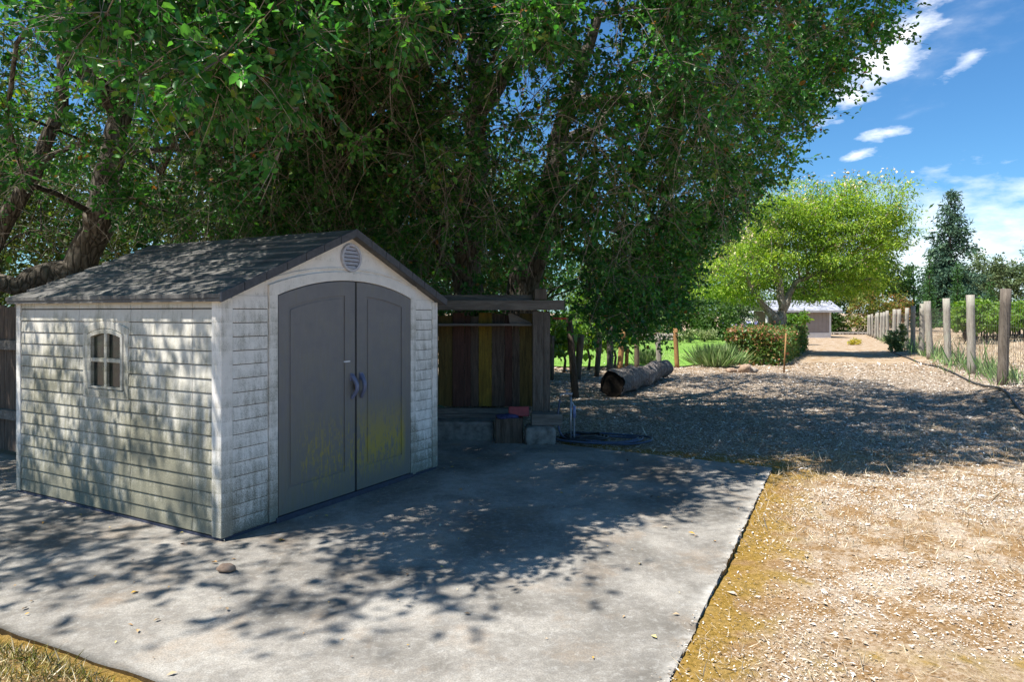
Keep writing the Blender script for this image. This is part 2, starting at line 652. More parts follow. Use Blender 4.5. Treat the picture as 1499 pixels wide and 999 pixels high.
c = s.mix(s.rng(s.math('ADD', mm, s.math('MULTIPLY', s.math('SUBTRACT', n1, .5), 3.6)), .35, .85, 0, .85), c, mossc)
s.bump(s.math('ADD', s.math('MULTIPLY', n2, 1.0), s.math('MULTIPLY', n3, .6)), .9, .02)
G['ground'] = s.done(c, .95, .1)
ground = build_np('ground', np.stack([GX, GY, GZ], -1), Q, G['ground'], smooth=True)
ground['kind'] = 'structure'


def moss_of(x, y):
    d1 = seg_dist(x, y, SA, SB)
    d2 = seg_dist(x, y, SA, SD)
    d3 = seg_dist(x, y, SB, SCc)
    e = np.maximum(np.exp(-(d1 / .42) ** 2), np.exp(-(d2 / .6) ** 2) * (x > .6))
    e = np.maximum(e, np.exp(-(d3 / .5) ** 2) * .9)
    e = np.maximum(e, .75 * np.exp(-((x - 2.6) / 1.3) ** 2 - ((y - 7.5) / .5) ** 2))
    e = np.maximum(e, .4 * np.exp(-((x - 1.8) / 1.1) ** 2 - ((y - 3.0) / .8) ** 2))
    return np.clip(e, 0, 1)


def chaff_of(x, y):
    """grey wood chips and leaf litter cover the ground behind and beside the tree, straw covers the front right"""
    e = np.clip((y - 7.2 - .25 * (x - 3)) / 1.6, 0, 1)
    return e * np.clip((19.5 - y) / 5 + .35, .25, 1)


a = ground.data.attributes.new('moss', 'FLOAT', 'POINT')
a.data.foreach_set('value', moss_of(GX, GY).astype(np.float32).ravel())
a = ground.data.attributes.new('chaff', 'FLOAT', 'POINT')
a.data.foreach_set('value', chaff_of(GX, GY).astype(np.float32).ravel())

# the concrete slab
s = NT('concrete')
P = s.pos()
n1 = s.noise(1.1, 6, .65, P, .4)
n2 = s.noise(7, 6, .7, P)
n3 = s.noise(120, 3, .7, P)
c = s.ramp(n1, [(.36, (.13, .118, .1)), (.48, (.235, .217, .19)), (.6, (.37, .345, .305))])
c = s.mix(s.rng(n2, .5, .7, 0, .6), c, (.19, .18, .165))
n4 = s.noise(22, 6, .75, P, .5)
c = s.mix(s.rng(n4, .5, .66, 0, .4), c, (.46, .45, .42))
c = s.mix(s.rng(n4, .46, .34, 0, .45), c, (.15, .14, .125))
c = s.mix(s.rng(s.noise(1.9, 6, .7, s.mapping(P, loc=(4, 9, 0))), .52, .7, 0, .5), c, (.3, .21, .13))
c = s.mix(s.rng(n3, .4, .6, .45, 0), c, (.1, .095, .09))
ed = s.attr('edge')
c = s.mix(s.math('MULTIPLY', ed, s.rng(n2, .4, .65, 0, .8)), c, (.5, .48, .44))
c = s.mix(s.math('MULTIPLY', s.attr('rust'), s.rng(n2, .3, .5)), c, (.3, .17, .1))
s.bump(s.math('ADD', n2, s.math('MULTIPLY', n3, .35)), .35, .012)
G['concrete'] = s.done(c, .9, .2)


def edge_pts(a, b, n, amp):
    a, b = Vector(a), Vector(b)
    nrm = Vector((-(b - a).y, (b - a).x)).normalized()
    out = []
    for i in range(n):
        p = a.lerp(b, i / n)
        k = mnoise.noise(Vector((p.x * 4, p.y * 4, 2))) * amp + mnoise.noise(Vector((p.x * 17, p.y * 17, 5))) * amp * .5
        out.append(p + nrm * k)
    return out


nU, nV = 90, 110
A_, B_, C_, D_ = (Vector(p) for p in (SA, SB, SCc, SD))
V, E, R_ = [], [], []
for j in range(nV + 1):
    for i in range(nU + 1):
        u, v = (i / nU) ** 2.2, (j / nV)
        p = A_.lerp(B_, v).lerp(D_.lerp(C_, v), u)
        if i == 0 or j == 0 or j == nV:
            k = mnoise.noise(Vector((p.x * 4, p.y * 4, 2))) * .018 + mnoise.noise(Vector((p.x * 15, p.y * 15, 5))) * .014
            p = p + Vector(((k if i == 0 else 0), (k if i else 0)))
        d = seg_dist(np.array(p.x), np.array(p.y), SA, SB)
        V.append((p.x, p.y, .004 * mnoise.noise(Vector((p.x * 1.5, p.y * 1.5, 0))) - (.006 if i == 0 else 0)))
        E.append(math.exp(-(float(d) / .05) ** 2))
        R_.append(.0 * math.exp(-((float(d) - .12) / .04) ** 2) * (1 if p.y < 3.6 else 0))
nT = len(V)
idx = np.arange(nT).reshape(nV + 1, nU + 1)
Q = np.stack([idx[:-1, :-1], idx[:-1, 1:], idx[1:, 1:], idx[1:, :-1]], -1).reshape(-1, 4)[:, ::-1]
loop = list(idx[0, :]) + list(idx[1:, -1]) + list(idx[-1, -2::-1]) + list(idx[-2:0:-1, 0])
low = [(V[k][0], V[k][1], -.12) for k in loop]
m = len(loop)
sk = [(loop[i], nT + i, nT + (i + 1) % m, loop[(i + 1) % m]) for i in range(m)]
slab = build_np('concrete_slab', np.array(V + low), np.concatenate([Q, np.array(sk)]), G['concrete'])
for nm, arr in (('edge', E), ('rust', R_)):
    a = slab.data.attributes.new(nm, 'FLOAT', 'POINT')
    a.data.foreach_set('value', np.array(arr + [0.0] * m, np.float32))
slab['kind'] = 'structure'

# litter, straw and leaves lying on the ground (nobody could count them)
litter = flat_mat('litter', [(0, (.09, .062, .042)), (.3, (.26, .18, .11)), (.55, (.46, .38, .3)), (.8, (.68, .61, .53)), (1, (.82, .79, .74))], .85, .2)


def scatter_flakes(name, n, region, size, up=.85, varf=None, zoff=.004, thin=-9):
    x, y = region(n)
    k = ~in_slab(x, y, RNG.random(n) ** 2 * .07) & (fbm2(x, y, 2.0, 21) + fbm2(x, y, 6.0, 22) * .6 + RNG.normal(0, .55, n) > thin) & (RNG.random(n) > .75 * moss_of(x, y))
    x, y = x[k], y[k]
    n = len(x)
    z = np.where(in_slab(x, y, -.02), .005, ground_h(x, y)) + zoff + RNG.uniform(0, .010, n)
    D = rnd(n); D[:, 2] *= 1 - up; D = unit(D)
    N = rnd(n) * (1 - up) * 1.4 + np.array([[0, 0, 1]])
    sz = size(x, y) * RNG.lognormal(0, .5, n)
    V, T = leaf_arrays(np.stack([x, y, z], 1), D, unit(N), sz, sz * RNG.uniform(.15, .6, n), .12)
    v = np.clip(varf(x, y), 0, 1)
    return tag(build_np(name, V, T, litter, var=np.repeat(v, 2)), kind='stuff')


def fore(n):
    y = 2.0 + RNG.power(1.3, n) * 8.0
    x = RNG.uniform(-.1, .82, n) * y + RNG.uniform(-.2, .4, n)
    return x, y


def mid(n):
    y = 7.0 + RNG.power(1.2, n) * 15
    x = RNG.uniform(-.12, .84, n) * y
    return x, y


o = scatter_flakes('straw_litter', 190000, fore, lambda x, y: .006 + .0015 * y, thin=-.1, varf=lambda x, y: RNG.normal(.7, .2, len(x)) - .3 * moss_of(x, y) * (RNG.random(len(x)) < .6))
tag(o, 'pale straw and leaf litter strewn over the sunlit ground beside the slab', 'litter')
o = scatter_flakes('leaf_litter', 100000, mid, lambda x, y: .010 + .0016 * y, varf=lambda x, y: RNG.normal(.56, .27, len(x)))
tag(o, 'grey brown wood chips and leaf litter strewn under the oak and over the track', 'litter')

straw = flat_mat('dry_straw', [(0, (.3, .22, .12)), (.5, (.55, .46, .32)), (1, (.78, .7, .55))], .8, .2)


def blades(name, x, y, h, mat, lean=.6, w=.0022, var=None, z=None):
    n = len(x)
    z = ground_h(x, y) - .005 if z is None else z
    D = rnd(n) * lean + np.array([[0, 0, 1]])
    D = unit(D)
    L = h * RNG.lognormal(0, .35, n)
    V, T = leaf_arrays(np.stack([x, y, z], 1), D, rnd(n), L, np.maximum(w, L * .03), .1)
    v = RNG.random(n) if var is None else np.clip(var, 0, 1)
    return tag(build_np(name, V, T, mat, var=np.repeat(v, 2)), kind='stuff')


n = 34000
x, y = fore(n)
dens = fbm2(x, y, 2.2, 11) + .9 * np.exp(-((y - 6.6) / 1.5) ** 2) + .2 * (x > 3)
k = (dens + RNG.normal(0, .4, n) > .35) & ~in_slab(x, y, -.03)
x, y = x[k], y[k]
tag(blades('dry_grass', x, y, .04 + .004 * y, straw, 2.2, .0018), 'dry straw coloured grass standing and lying across the ground right of the slab', 'grass')

# the tuft at the bottom left corner of the slab
tuftm = flat_mat('tuft_grass', [(0, (.07, .085, .015)), (.4, (.2, .19, .03)), (.7, (.42, .35, .15)), (1, (.68, .6, .45))], .8, .2)
n = 16000
x = RNG.uniform(-4, -1.1, n)
y = 3.12 - .43 / .903 * (x + 2.0) - .05 - np.abs(RNG.normal(0, .35, n))
tag(blades('mossy_grass', x, y, .05, tuftm, 2.0, .0026), 'mossy yellow green grass and dead blades at the near left edge of the slab', 'grass')

# fallen leaves on the slab
n = 430
x, y = RNG.uniform(-6, 2.6, n), RNG.uniform(2.4, 8.3, n)
k = in_slab(x, y, .05)
x, y = x[k], y[k]
n = len(x)
D = rnd(n); D[:, 2] *= .12; D = unit(D)
N = unit(rnd(n) * .3 + np.array([[0, 0, 1]]))
sz = .016 + .036 * RNG.random(n) ** 2
V, T = leaf_arrays(np.stack([x, y, np.full(n, .01)], 1), D, N, sz, sz * .5, .2)
G['fallen'] = flat_mat('fallen_leaf', [(0, (.13, .08, .05)), (.35, (.45, .33, .2)), (.6, (.5, .25, .05)), (.8, (.55, .42, .06)), (.92, (.6, .55, .45)), (1, (.2, .28, .05))], .6, .3)
tag(build_np('fallen_leaves', V, T, G['fallen'], var=np.repeat(RNG.random(n), 2)), 'curled brown and yellow leaves scattered over the concrete slab', 'leaves', kind='stuff')

# lawn beyond the left fence
s = NT('lawn')
c = s.ramp(s.noise(40, 4, .7, s.pos()), [(.3, (.09, .2, .03)), (.6, (.17, .31, .055)), (.8, (.26, .38, .1))])
c = s.mix(s.rng(s.noise(.5, 4, .6, s.pos()), .4, .65, 0, .5), c, (.24, .34, .09))
G['lawn'] = s.done(c, .9, .1)
lp = [gd(826, 538), gd(1000, 537.5), gd(1068, 527), gd(1122, 500), gd(1150, 486), gd(820, 490), gd(700, 500), gd(720, 530)]
mb = MB()
mb.add([(p.x, p.y, .02) for p in lp], [tuple(range(len(lp)))])
lawn = mb.build('lawn', G['lawn'])
lawn['kind'] = 'structure'
n = 26000
x = RNG.uniform(-3, 22, n); y = 20.4 + RNG.power(1.3, n) * 28
k = (x / y < .375) & (x / y > .05) & (x < 6.3 + (y - 20) * .35)
x, y = x[k], y[k]
tag(blades('lawn_grass', x, y, .05, G['vine_leaf'], .8, .012, z=np.full(len(x), .02)), 'short bright green grass of the sunlit lawn behind the left fence', 'grass')

# ------------------------------------------------------------------ the shed
UX = math.atan2(.874, .4856)
C0 = gd(325, 793)
shed = thing('storage_shed', 'beige resin garden shed with dark grey arched double doors on the concrete slab', 'shed', (C0.x, C0.y, 0), UX)
SW, SL, ZE, ZP = 2.563, 2.718, 1.735, 2.285


def grime(name, col, low=.55, heavy=.9, film=.5, lw=.42, patch=.6):
    s = NT(name)
    P = s.tc()
    z = s.sep(P)[2]
    big = s.noise(1.6, 5, .6, s.mapping(P, (1, 1, .8)))
    mid_ = s.noise(9, 5, .65, P)
    fine = s.noise(130, 4, .75, P)
    streak = s.noise(5, 5, .6, s.mapping(P, (6, 6, .7)))
    hgt = s.rng(z, 0, low, 1, 0)                          # soil splashed up from the slab
    amt = s.math('ADD', s.math('MULTIPLY', hgt, lw), s.math('MULTIPLY', s.math('SUBTRACT', big, .52), patch))
    row = s.math('FRACT', s.math('MULTIPLY', s.math('SUBTRACT', z, .03), 10.0))     # dirt sits on the lower lip of every board
    amt = s.math('ADD', amt, s.math('MULTIPLY', s.rng(row, 0, 1, 1, -.6), .08))
    amt = s.math('ADD', amt, s.math('MULTIPLY', s.math('SUBTRACT', mid_, .5), .4))
    amt = s.math('ADD', amt, s.math('MULTIPLY', s.math('SUBTRACT', streak, .5), .5))
    amt = s.math('ADD', amt, s.rng(z, 1.5, 1.8, 0, -.2))
    sp = s.rng(s.math('ADD', s.math('SUBTRACT', fine, .5), s.math('MULTIPLY', amt, .55)), .02, .26, 0, heavy)
    c = s.mix(s.rng(mid_, .3, .7), col, tuple(k * .86 for k in col))
    c = s.mix(s.rng(s.math('ADD', amt, s.math('MULTIPLY', streak, .3)), .06, .5, 0, film), c, (.22, .208, .125))
    c = s.mix(sp, c, (.13, .125, .09))
    s.bump(s.math('ADD', fine, s.math('MULTIPLY', mid_, .6)), .2, .004)
    return s.done(c, .65, .3)


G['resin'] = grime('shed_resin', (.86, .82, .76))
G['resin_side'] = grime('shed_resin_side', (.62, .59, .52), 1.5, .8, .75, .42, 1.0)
G['resin_clean'] = grime('shed_resin_trim', (.82, .785, .73), .7, .75, .55, .5, .9)


def siding(mb, plane, a0, a1, z0, z1, holes=(), pitch=.1, lap=.009):
    """lapped boards from a0 to a1 along the wall; plane(a, out, z) maps to shed space"""
    k = int(round((z1 - z0) / pitch))
    for i in range(k):
        za, zb = z0 + i * pitch, min(z0 + (i + 1) * pitch - .006, z1)
        spans = [(a0, a1)]
        for (h0, h1, hz0, hz1) in holes:
            if zb > hz0 + .02 and za < hz1 - .02:
                spans = [(p, q) for (p, q) in ((a0, h0), (h1, a1)) if q - p > .01]
        for (p, q) in spans:
            # front face leans out towards its lower lip
            vs = [plane(p, 0, za), plane(q, 0, za), plane(q, lap, za), plane(p, lap, za), plane(p, lap + .001, za + .006), plane(q, lap + .001, za + .006),
                  plane(q, .002, zb), plane(p, .002, zb), plane(p, -.004, zb), plane(q, -.004, zb)]
            mb.add(vs, [(0, 1, 2, 3), (3, 2, 5, 4), (4, 5, 6, 7), (7, 6, 9, 8), (0, 3, 4, 7), (1, 6, 5, 2)])


side = lambda a, o, z: (-o, a, z)
front = lambda a, o, z: (a, -o, z)
rside = lambda a, o, z: (SW + o, a, z)
wy0, wy1, wz0, wz1 = 1.069, 1.682, .923, 1.53

mb = MB()
mb.box((.004, .02, .02), (.03, wy0 + .1, ZE - .02))
mb.box((.004, wy1 - .1, .02), (.03, SL - .02, ZE - .02))
mb.box((.004, wy0 + .1, .02), (.03, wy1 - .1, 1.0))
mb.box((.004, wy0 + .1, 1.44), (.03, wy1 - .1, ZE - .02))
G['groove_shade'] = plain('groove_shade_sheet', (.06, .058, .05), .8, .2)  # dark sheet behind the boards, paints shadow lines into the lap grooves
mb.build('groove_shade_sheet', G['groove_shade'], shed)
mb = MB()
for a0, a1 in ((.092, .307), (.311, 1.043), (1.047, 1.743), (1.747, 2.428), (2.432, SL - .07)):
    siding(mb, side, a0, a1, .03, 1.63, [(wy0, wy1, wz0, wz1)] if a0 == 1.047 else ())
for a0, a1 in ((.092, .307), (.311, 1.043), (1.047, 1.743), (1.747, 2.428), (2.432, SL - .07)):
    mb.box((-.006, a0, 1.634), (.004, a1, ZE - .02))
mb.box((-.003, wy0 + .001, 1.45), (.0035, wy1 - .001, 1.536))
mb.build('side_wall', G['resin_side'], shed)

mb = MB()
mb.box((SW - .03, .02, .02), (SW - .004, SL - .02, ZE - .02))
siding(mb, rside, .092, SL - .07, .03, 1.63)
mb.build('side_wall', G['resin'], shed)

DL, DR, DM, ZS, ZT = .486, 2.13, 1.352, 1.735, 1.875     # door opening, meeting line, spring and crown of the arch


def arch(x):
    t = (x - (DL + DR) / 2) / ((DR - DL) / 2)
    return ZS + (ZT - ZS) * (1 - abs(t) ** 2.1)


def gable(y, th, opening):
    pts = [(0, y, .02)]
    if opening:
        pts += [(DL, y, .02), (DL, y, ZS)]
        pts += [(DL + (DR - DL) * i / 18, y, arch(DL + (DR - DL) * i / 18)) for i in range(1, 18)]
        pts += [(DR, y, ZS), (DR, y, .02)]
    pts += [(SW, y, .02), (SW, y, ZE), (SW / 2, y, ZP), (0, y, ZE)]
    return pts


mb = MB()
mb.prism(gable(.004, .03, True), (0, .03, 0))
mb.box((.083, .0005, .025), (.40, .0035, 1.725))
mb.box((2.214, .0005, .025), (SW - .073, .0035, 1.725))
groove_shade = len(mb.f)
siding(mb, front, .085, .398, .03, 1.73)
siding(mb, front, 2.216, SW - .075, .03, 1.73)
o = mb.build('front_wall', G['resin'], shed)
o.data.materials.append(G['groove_shade'])  # the two backing boxes get the same painted groove shadow
for i in range(groove_shade - 12, groove_shade):
    o.data.polygons[i].material_index = 1
mb = MB()
mb.prism(gable(SL - .034, .03, False), (0, .03, 0))
mb.build('back_wall', G['resin'], shed)

# corner posts
mb = MB()
mb.prism([(-.016, -.016, .02), (.082, -.016, .02), (.082, .0035, .02), (.0035, .0035, .02), (.0035, .088, .02), (-.016, .088, .02)][::-1], (0, 0, ZE - .05))
mb.build('corner_trim', G['resin_clean'], shed, .006)
mb = MB()
mb.prism([(SW + .016, -.016, .02), (SW - .07, -.016, .02), (SW - .07, .0035, .02), (SW - .0035, .0035, .02), (SW - .0035, .088, .02), (SW + .016, .088, .02)], (0, 0, ZE - .05))
mb.build('corner_trim', G['resin_clean'], shed, .006)
mb = MB()
mb.box((-.016, SL - .066, .02), (.0035, SL + .004, ZE - .03))
mb.build('corner_trim', G['resin_clean'], shed, .006)

# door surround: a jamb and arch band standing proud, with an outer bead
mb = MB()
N_ = 22
inn, out, o2, o3 = [], [], [], []
for i in range(N_ + 1):
    x = DL + (DR - DL) * i / N_
    inn.append((x, -.018, arch(x)))
    t = (x - (DL + DR) / 2) / ((DR - DL) / 2)
    out.append((x + t * .08, -.018, arch(x) + .075))
    o2.append((x + t * .10, -.008, arch(x) + .095))
    o3.append((x + t * .115, -.008, arch(x) + .112))
inn = [(DL, -.018, .02)] + inn + [(DR, -.018, .02)]
out = [(DL - .08, -.018, .02)] + out + [(DR + .08, -.018, .02)]
mb.strip(inn, out, (0, .022, 0))
mb.strip(o2, o3, (0, .012, 0))
mb.build('door_surround', G['resin_clean'], shed, .004)

# gable vent
mb = MB()
vc = Vector((SW / 2 + .02, 0, 2.075))
ring_i, ring_o = [], []
for i in range(33):
    a = 2 * math.pi * i / 32
    ring_i.append((vc.x + .1 * math.cos(a), -.022, vc.z + .1 * math.sin(a)))
    ring_o.append((vc.x + .122 * math.cos(a), -.022, vc.z + .122 * math.sin(a)))
mb.strip(ring_i, ring_o, (0, .026, 0))
G['vent'] = plain('vent_plastic', (.46, .46, .5), .5, .4, var=.15, scale=40, bump=.1)
vent = mb.build('vent', G['vent'], shed, .003)
mb = MB()
for i in range(6):
    z = vc.z - .08 + i * .032
    h = math.sqrt(max(.1 ** 2 - (z - vc.z) ** 2, .0004)) - .001
    mb.add([(vc.x - h, -.016, z - .012), (vc.x + h, -.016, z - .012), (vc.x + h, -.003, z + .013), (vc.x - h, -.003, z + .013),
            (vc.x - h, -.013, z - .014), (vc.x + h, -.013, z - .014), (vc.x + h, 0, z + .011), (vc.x - h, 0, z + .011)],
           [(0, 1, 2, 3), (7, 6, 5, 4), (0, 4, 5, 1), (2, 6, 7, 3), (1, 5, 6, 2), (0, 3, 7, 4)])
mb.build('louvre', G['vent'], vent)
G['black'] = plain('black_plastic', (.02, .02, .022), .6, .4, var=.2)
mb = MB()
mb.prism([(vc.x + .101 * math.cos(2 * math.pi * i / 24), .0005, vc.z + .101 * math.sin(2 * math.pi * i / 24)) for i in range(24)], (0, .003, 0))
mb.build('vent_screen', G['black'], vent)

# doors
s = NT('door_resin')
P = s.tc()
z = s.sep(P)[2]
fine = s.noise(60, 4, .75, P)
midn = s.noise(7, 5, .65, P)
streak = s.noise(4.5, 7, .75, s.mapping(P, (17, 17, 1.1)))
c = s.mix(s.rng(midn, .3, .7), (.155, .15, .158), (.195, .19, .195))
film = s.math('ADD', s.math('MULTIPLY', s.rng(z, .0, 1.75, .55, .1), 1), s.math('MULTIPLY', s.math('SUBTRACT', streak, .5), 1.4))
c = s.mix(s.rng(s.math('ADD', film, s.math('MULTIPLY', s.math('SUBTRACT', midn, .5), .8)), .12, .8, 0, .6), c, (.16, .14, .05))
band = s.math('MULTIPLY', s.rng(z, .1, .33), s.rng(z, .44, .82, 1, 0))
lich = s.math('ADD', s.math('MULTIPLY', s.math('SUBTRACT', streak, .5), 2.0), s.math('MULTIPLY', s.math('SUBTRACT', s.noise(24, 5, .75, s.mapping(P, (1.6, 1.6, .55))), .5), 3.4))
lich = s.math('ADD', lich, s.math('MULTIPLY', s.math('SUBTRACT', s.noise(2.6, 3, .5, s.mapping(P, (1, 1, .5), (2.3, 0, 0))), .45), 1.1))
xx = s.sep(P)[0]
lich = s.math('ADD', lich, s.rng(xx, 1.25, 1.5, -.1, .35))
lich = s.math('MULTIPLY', s.rng(lich, .0, .42), band)
xx = s.sep(P)[0]
panel = s.math('MULTIPLY', s.rng(xx, .66, .72), s.rng(xx, 2.0, 2.06, 1, 0))
c = s.mix(s.math('MULTIPLY', s.math('MULTIPLY', lich, panel), .7), c, (.4, .31, .02))
c = s.mix(s.rng(fine, .68, .78, 0, .4), c, (.3, .29, .22))
s.bump(s.math('ADD', s.noise(8, 4, .6, s.mapping(P, (10, 10, .6))), s.math('MULTIPLY', fine, .5)), .18, .003)
G['door'] = s.done(c, .5, .4)
G['handle'] = plain('handle_plastic', (.13, .15, .24), .35, .5, var=.15, bump=0)


def door(x0, x1, hx, lean):
    mb = MB()
    xs = [x0 + (x1 - x0) * i / 12 for i in range(13)]
    y0 = -.008
    mb.prism([(x0, y0, .045)] + [(x1, y0, .045)] + [(x, y0, arch(x) - .006) for x in xs[::-1]], (0, .03, 0))
    # raised rails and stiles round a recessed, arched panel
    st, br = .125, .2
    ix0, ix1 = x0 + (st if lean < 0 else .10), x1 - (st if lean > 0 else .135)
    ixs = [ix0 + (ix1 - ix0) * i / 12 for i in range(13)]
    top_in = [(x, -.017, arch(x) - .13) for x in ixs]
    top_out = [(x0 + (x1 - x0) * i / 12, -.017, arch(x0 + (x1 - x0) * i / 12) - .008) for i in range(13)]
    inn = [(ix0, -.017, .045 + br)] + top_in + [(ix1, -.017, .045 + br), (ix0, -.017, .045 + br)]
    out = [(x0 + .002, -.017, .047)] + top_out + [(x1 - .002, -.017, .047), (x0 + .002, -.017, .047)]
    mb.strip(inn, out, (0, .0088, 0))
    g = .022
    p = [(ix0 + g, -.0135, .045 + br + g), (ix1 - g, -.0135, .045 + br + g)] + [(min(max(x, ix0 + g), ix1 - g), -.0135, arch(x) - .13 - g) for x in ixs[::-1]]
    mb.prism(p, (0, .005, 0))
    d = mb.build('door', G['door'], shed, .004)
    h = MB()
    pts, rad = [], []
    for i in range(9):
        t = i / 8
        pts.append((hx + lean * .012 * math.sin(t * math.pi) , -.02 - .05 * math.sin(math.pi * min(1, t * 1.05)), 1.055 - .2 * t))
        rad.append(.022 - .008 * t)
    h.tube(pts, rad, 10)
    h.box((hx - .022, -.026, 1.01), (hx + .022, -.015, 1.075))
    h.build('handle', G['handle'], d, .003)
    return d


dl = door(DL + .006, DM - .012, DM - .055, 1)
dr = door(DM + .012, DR - .006, DM + .065, -1)
mb = MB()
mb.box((DM - .0115, -.012, .05), (DM + .0115, .012, arch(DM) - .01))
mb.build('door_gap_strip', G['black'], shed)  # black strip filling the gap between the door leaves
mb = MB()
mb.tube([(DM - .02 + .02 * math.cos(math.pi * i / 8) + .01, -.034, .985 + .03 * math.sin(math.pi * i / 8)) for i in range(9)], .0045, 6)
mb.box((DM - .034, -.046, .93), (DM + .014, -.024, .985))
mb.build('padlock', plain('padlock_metal', (.16, .13, .1), .4, .5, .7), shed, .004)
mb = MB()
mb.box((DM - .155, -.0195, 1.175), (DM - .075, -.0165, 1.187))
mb.build('door_mark', plain('pale_mark', (.6, .6, .62), .5), dl)

# threshold and base
mb = MB()
mb.box((-.004, -.004, -.002), (SW + .004, SL + .004, .0195))
mb.build('base', plain('shed_base', (.045, .05, .075), .6, .3), shed)
mb = MB()
mb.box((DL - .02, -.03, .0), (DR + .02, -.0045, .042))
mb.build('threshold', plain('threshold', (.05, .055, .08), .6, .3), shed, .004)

# window
win = MB()
zc0, zc1, gy0, gy1 = 1.01, 1.44, 1.165, 1.56


def warch(y, base, rise, y0, y1):
    t = (y - (y0 + y1) / 2) / ((y1 - y0) / 2)
    return base + rise * (1 - t * t)


M_ = 12
outr = [(-.012, wy0, wz0)] + [(-.012, wy0 + (wy1 - wy0) * i / M_, warch(wy0 + (wy1 - wy0) * i / M_, wz1 - .055, .055, wy0, wy1)) for i in range(M_ + 1)] + [(-.012, wy1, wz0), (-.012, wy0, wz0)]
a0, a1, b0, b1 = wy0 + .06, wy1 - .06, wz0 + .065, wz1 - .105
inr = [(-.012, a0, b0)] + [(-.012, a0 + (a1 - a0) * i / M_, warch(a0 + (a1 - a0) * i / M_, b1, .05, a0, a1)) for i in range(M_ + 1)] + [(-.012, a1, b0), (-.012, a0, b0)]
win.strip(inr, outr, (.018, 0, 0))
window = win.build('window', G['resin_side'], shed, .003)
fr = MB()
i0 = [(-.02, gy0, zc0)] + [(-.02, gy0 + (gy1 - gy0) * i / M_, warch(gy0 + (gy1 - gy0) * i / M_, zc1 - .035, .03, gy0, gy1)) for i in range(M_ + 1)] + [(-.02, gy1, zc0), (-.02, gy0, zc0)]
e = .005
o0 = [(-.02, a0 + e, b0 + e)] + [(-.02, a0 + e + (a1 - a0 - 2 * e) * i / M_, warch(a0 + (a1 - a0) * i / M_, b1, .05, a0, a1) - e) for i in range(M_ + 1)] + [(-.02, a1 - e, b0 + e), (-.02, a0 + e, b0 + e)]
fr.strip(i0, o0, (.034, 0, 0))
gm = (gy0 + gy1) / 2
fr.box((-.017, gm - .018, zc0 - .005), (.008, gm + .018, zc1 + .0))
fr.box((-.0165, gy0 - .004, 1.205), (.0075, gm - .018, 1.238))
fr.box((-.0165, gm + .018, 1.205), (.0075, gy1 + .004, 1.238))
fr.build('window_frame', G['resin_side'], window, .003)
s = NT('window_glass')
dirt = s.noise(6, 5, .7, s.tc())
c = s.mix(s.rng(dirt, .35, .7), (.012, .015, .02), (.05, .06, .035))
G['glass'] = s.done(c, s.rng(dirt, .3, .7, .08, .3), .6)
s.b.inputs['Transmission Weight'].default_value = .25
mb = MB()
mb.box((.009, gy0 - .02, zc0 - .02), (.013, gy1 + .02, zc1 + .02))
mb.build('pane', G['glass'], window)

# roof: lapped shingle courses on both slopes
s = NT('roof_shingle')
P = s.tc()
n1, n2 = s.noise(3, 5, .6, P), s.noise(45, 4, .7, P)
br = s.node('ShaderNodeTexBrick')
s.put(br.inputs['Vector'], s.mapping(s.tc(), (1, 1, 1)))
c = s.ramp(n1, [(.3, (.07, .067, .065)), (.55, (.125, .12, .113)), (.75, (.22, .21, .19))])
c = s.mix(s.rng(n2, .5, .7, 0, .6), c, (.2, .195, .18))
c = s.mix(s.rng(s.noise(8, 5, .7, P), .56, .7, 0, .5), c, (.08, .075, .035))
s.bump(n2, .4, .006)
G['roof'] = s.done(c, .75, .3)
mb = MB()
ov, fo, bo, th = .075, .075, .06, .035
rise = (ZP - ZE) / (SW / 2)
nc = 8
for sgn in (-1, 1):
    for i in range(nc):
        f0, f1 = i / nc, (i + 1) / nc + .012
        run = SW / 2 + ov
        xa, xb = SW / 2 + sgn * run * (1 - f0), SW / 2 + sgn * run * (1 - min(f1, 1))
        za, zb = ZE - ov * rise + (ZP - ZE + ov * rise) * f0, ZE - ov * rise + (ZP - ZE + ov * rise) * min(f1, 1)
        za, zb = za + .012, zb + .006
        nt = 9
        for j in range(nt):
            off = (i % 2) * .5 / nt
            q0, q1 = (j - off) / nt if j else 0.0, min((j + 1 - off) / nt, 1)
            if j == nt - 1:
                q1 = 1.0
            L0, L1 = -fo + (SL + fo + bo) * max(q0 if j == 0 else (j / nt - off / 1), 0), -fo + (SL + fo + bo) * q1
            L0 = -fo + (SL + fo + bo) * (0 if j == 0 else j / nt - off / 1)
            L1 = -fo + (SL + fo + bo) * (1 if j == nt - 1 else (j + 1) / nt - off / 1)
            k = .003 * random.random()
            vs = [(xa, L0 + .002, za - .012), (xa, L1 - .002, za - .012), (xb, L1 - .002, zb - .006), (xb, L0 + .002, zb - .006),
                  (xa, L0 + .002, za + .016 + k), (xa, L1 - .002, za + .016 + k), (xb, L1 - .002, zb + .006 + k), (xb, L0 + .002, zb + .006 + k)]
            fs = [(0, 3, 2, 1), (4, 5, 6, 7), (0, 1, 5, 4), (1, 2, 6, 5), (2, 3, 7, 6), (3, 0, 4, 7)]
            mb.add(vs, fs if sgn < 0 else [f[::-1] for f in fs])
    # deck under the shingles
    xe, zr = SW / 2 + sgn * (SW / 2 + ov - .008), ZE - ov * rise
    p = [(xe, -fo + .006, zr - .026), (SW / 2 - sgn * .0, -fo + .006, ZP - .022), (SW / 2, -fo + .006, ZP + .004), (xe, -fo + .006, zr - .002)]
    mb.prism(p if sgn < 0 else p[::-1], (0, SL + fo + bo - .012, 0))
roof = mb.build('roof', G['roof'], shed)
mb = MB()
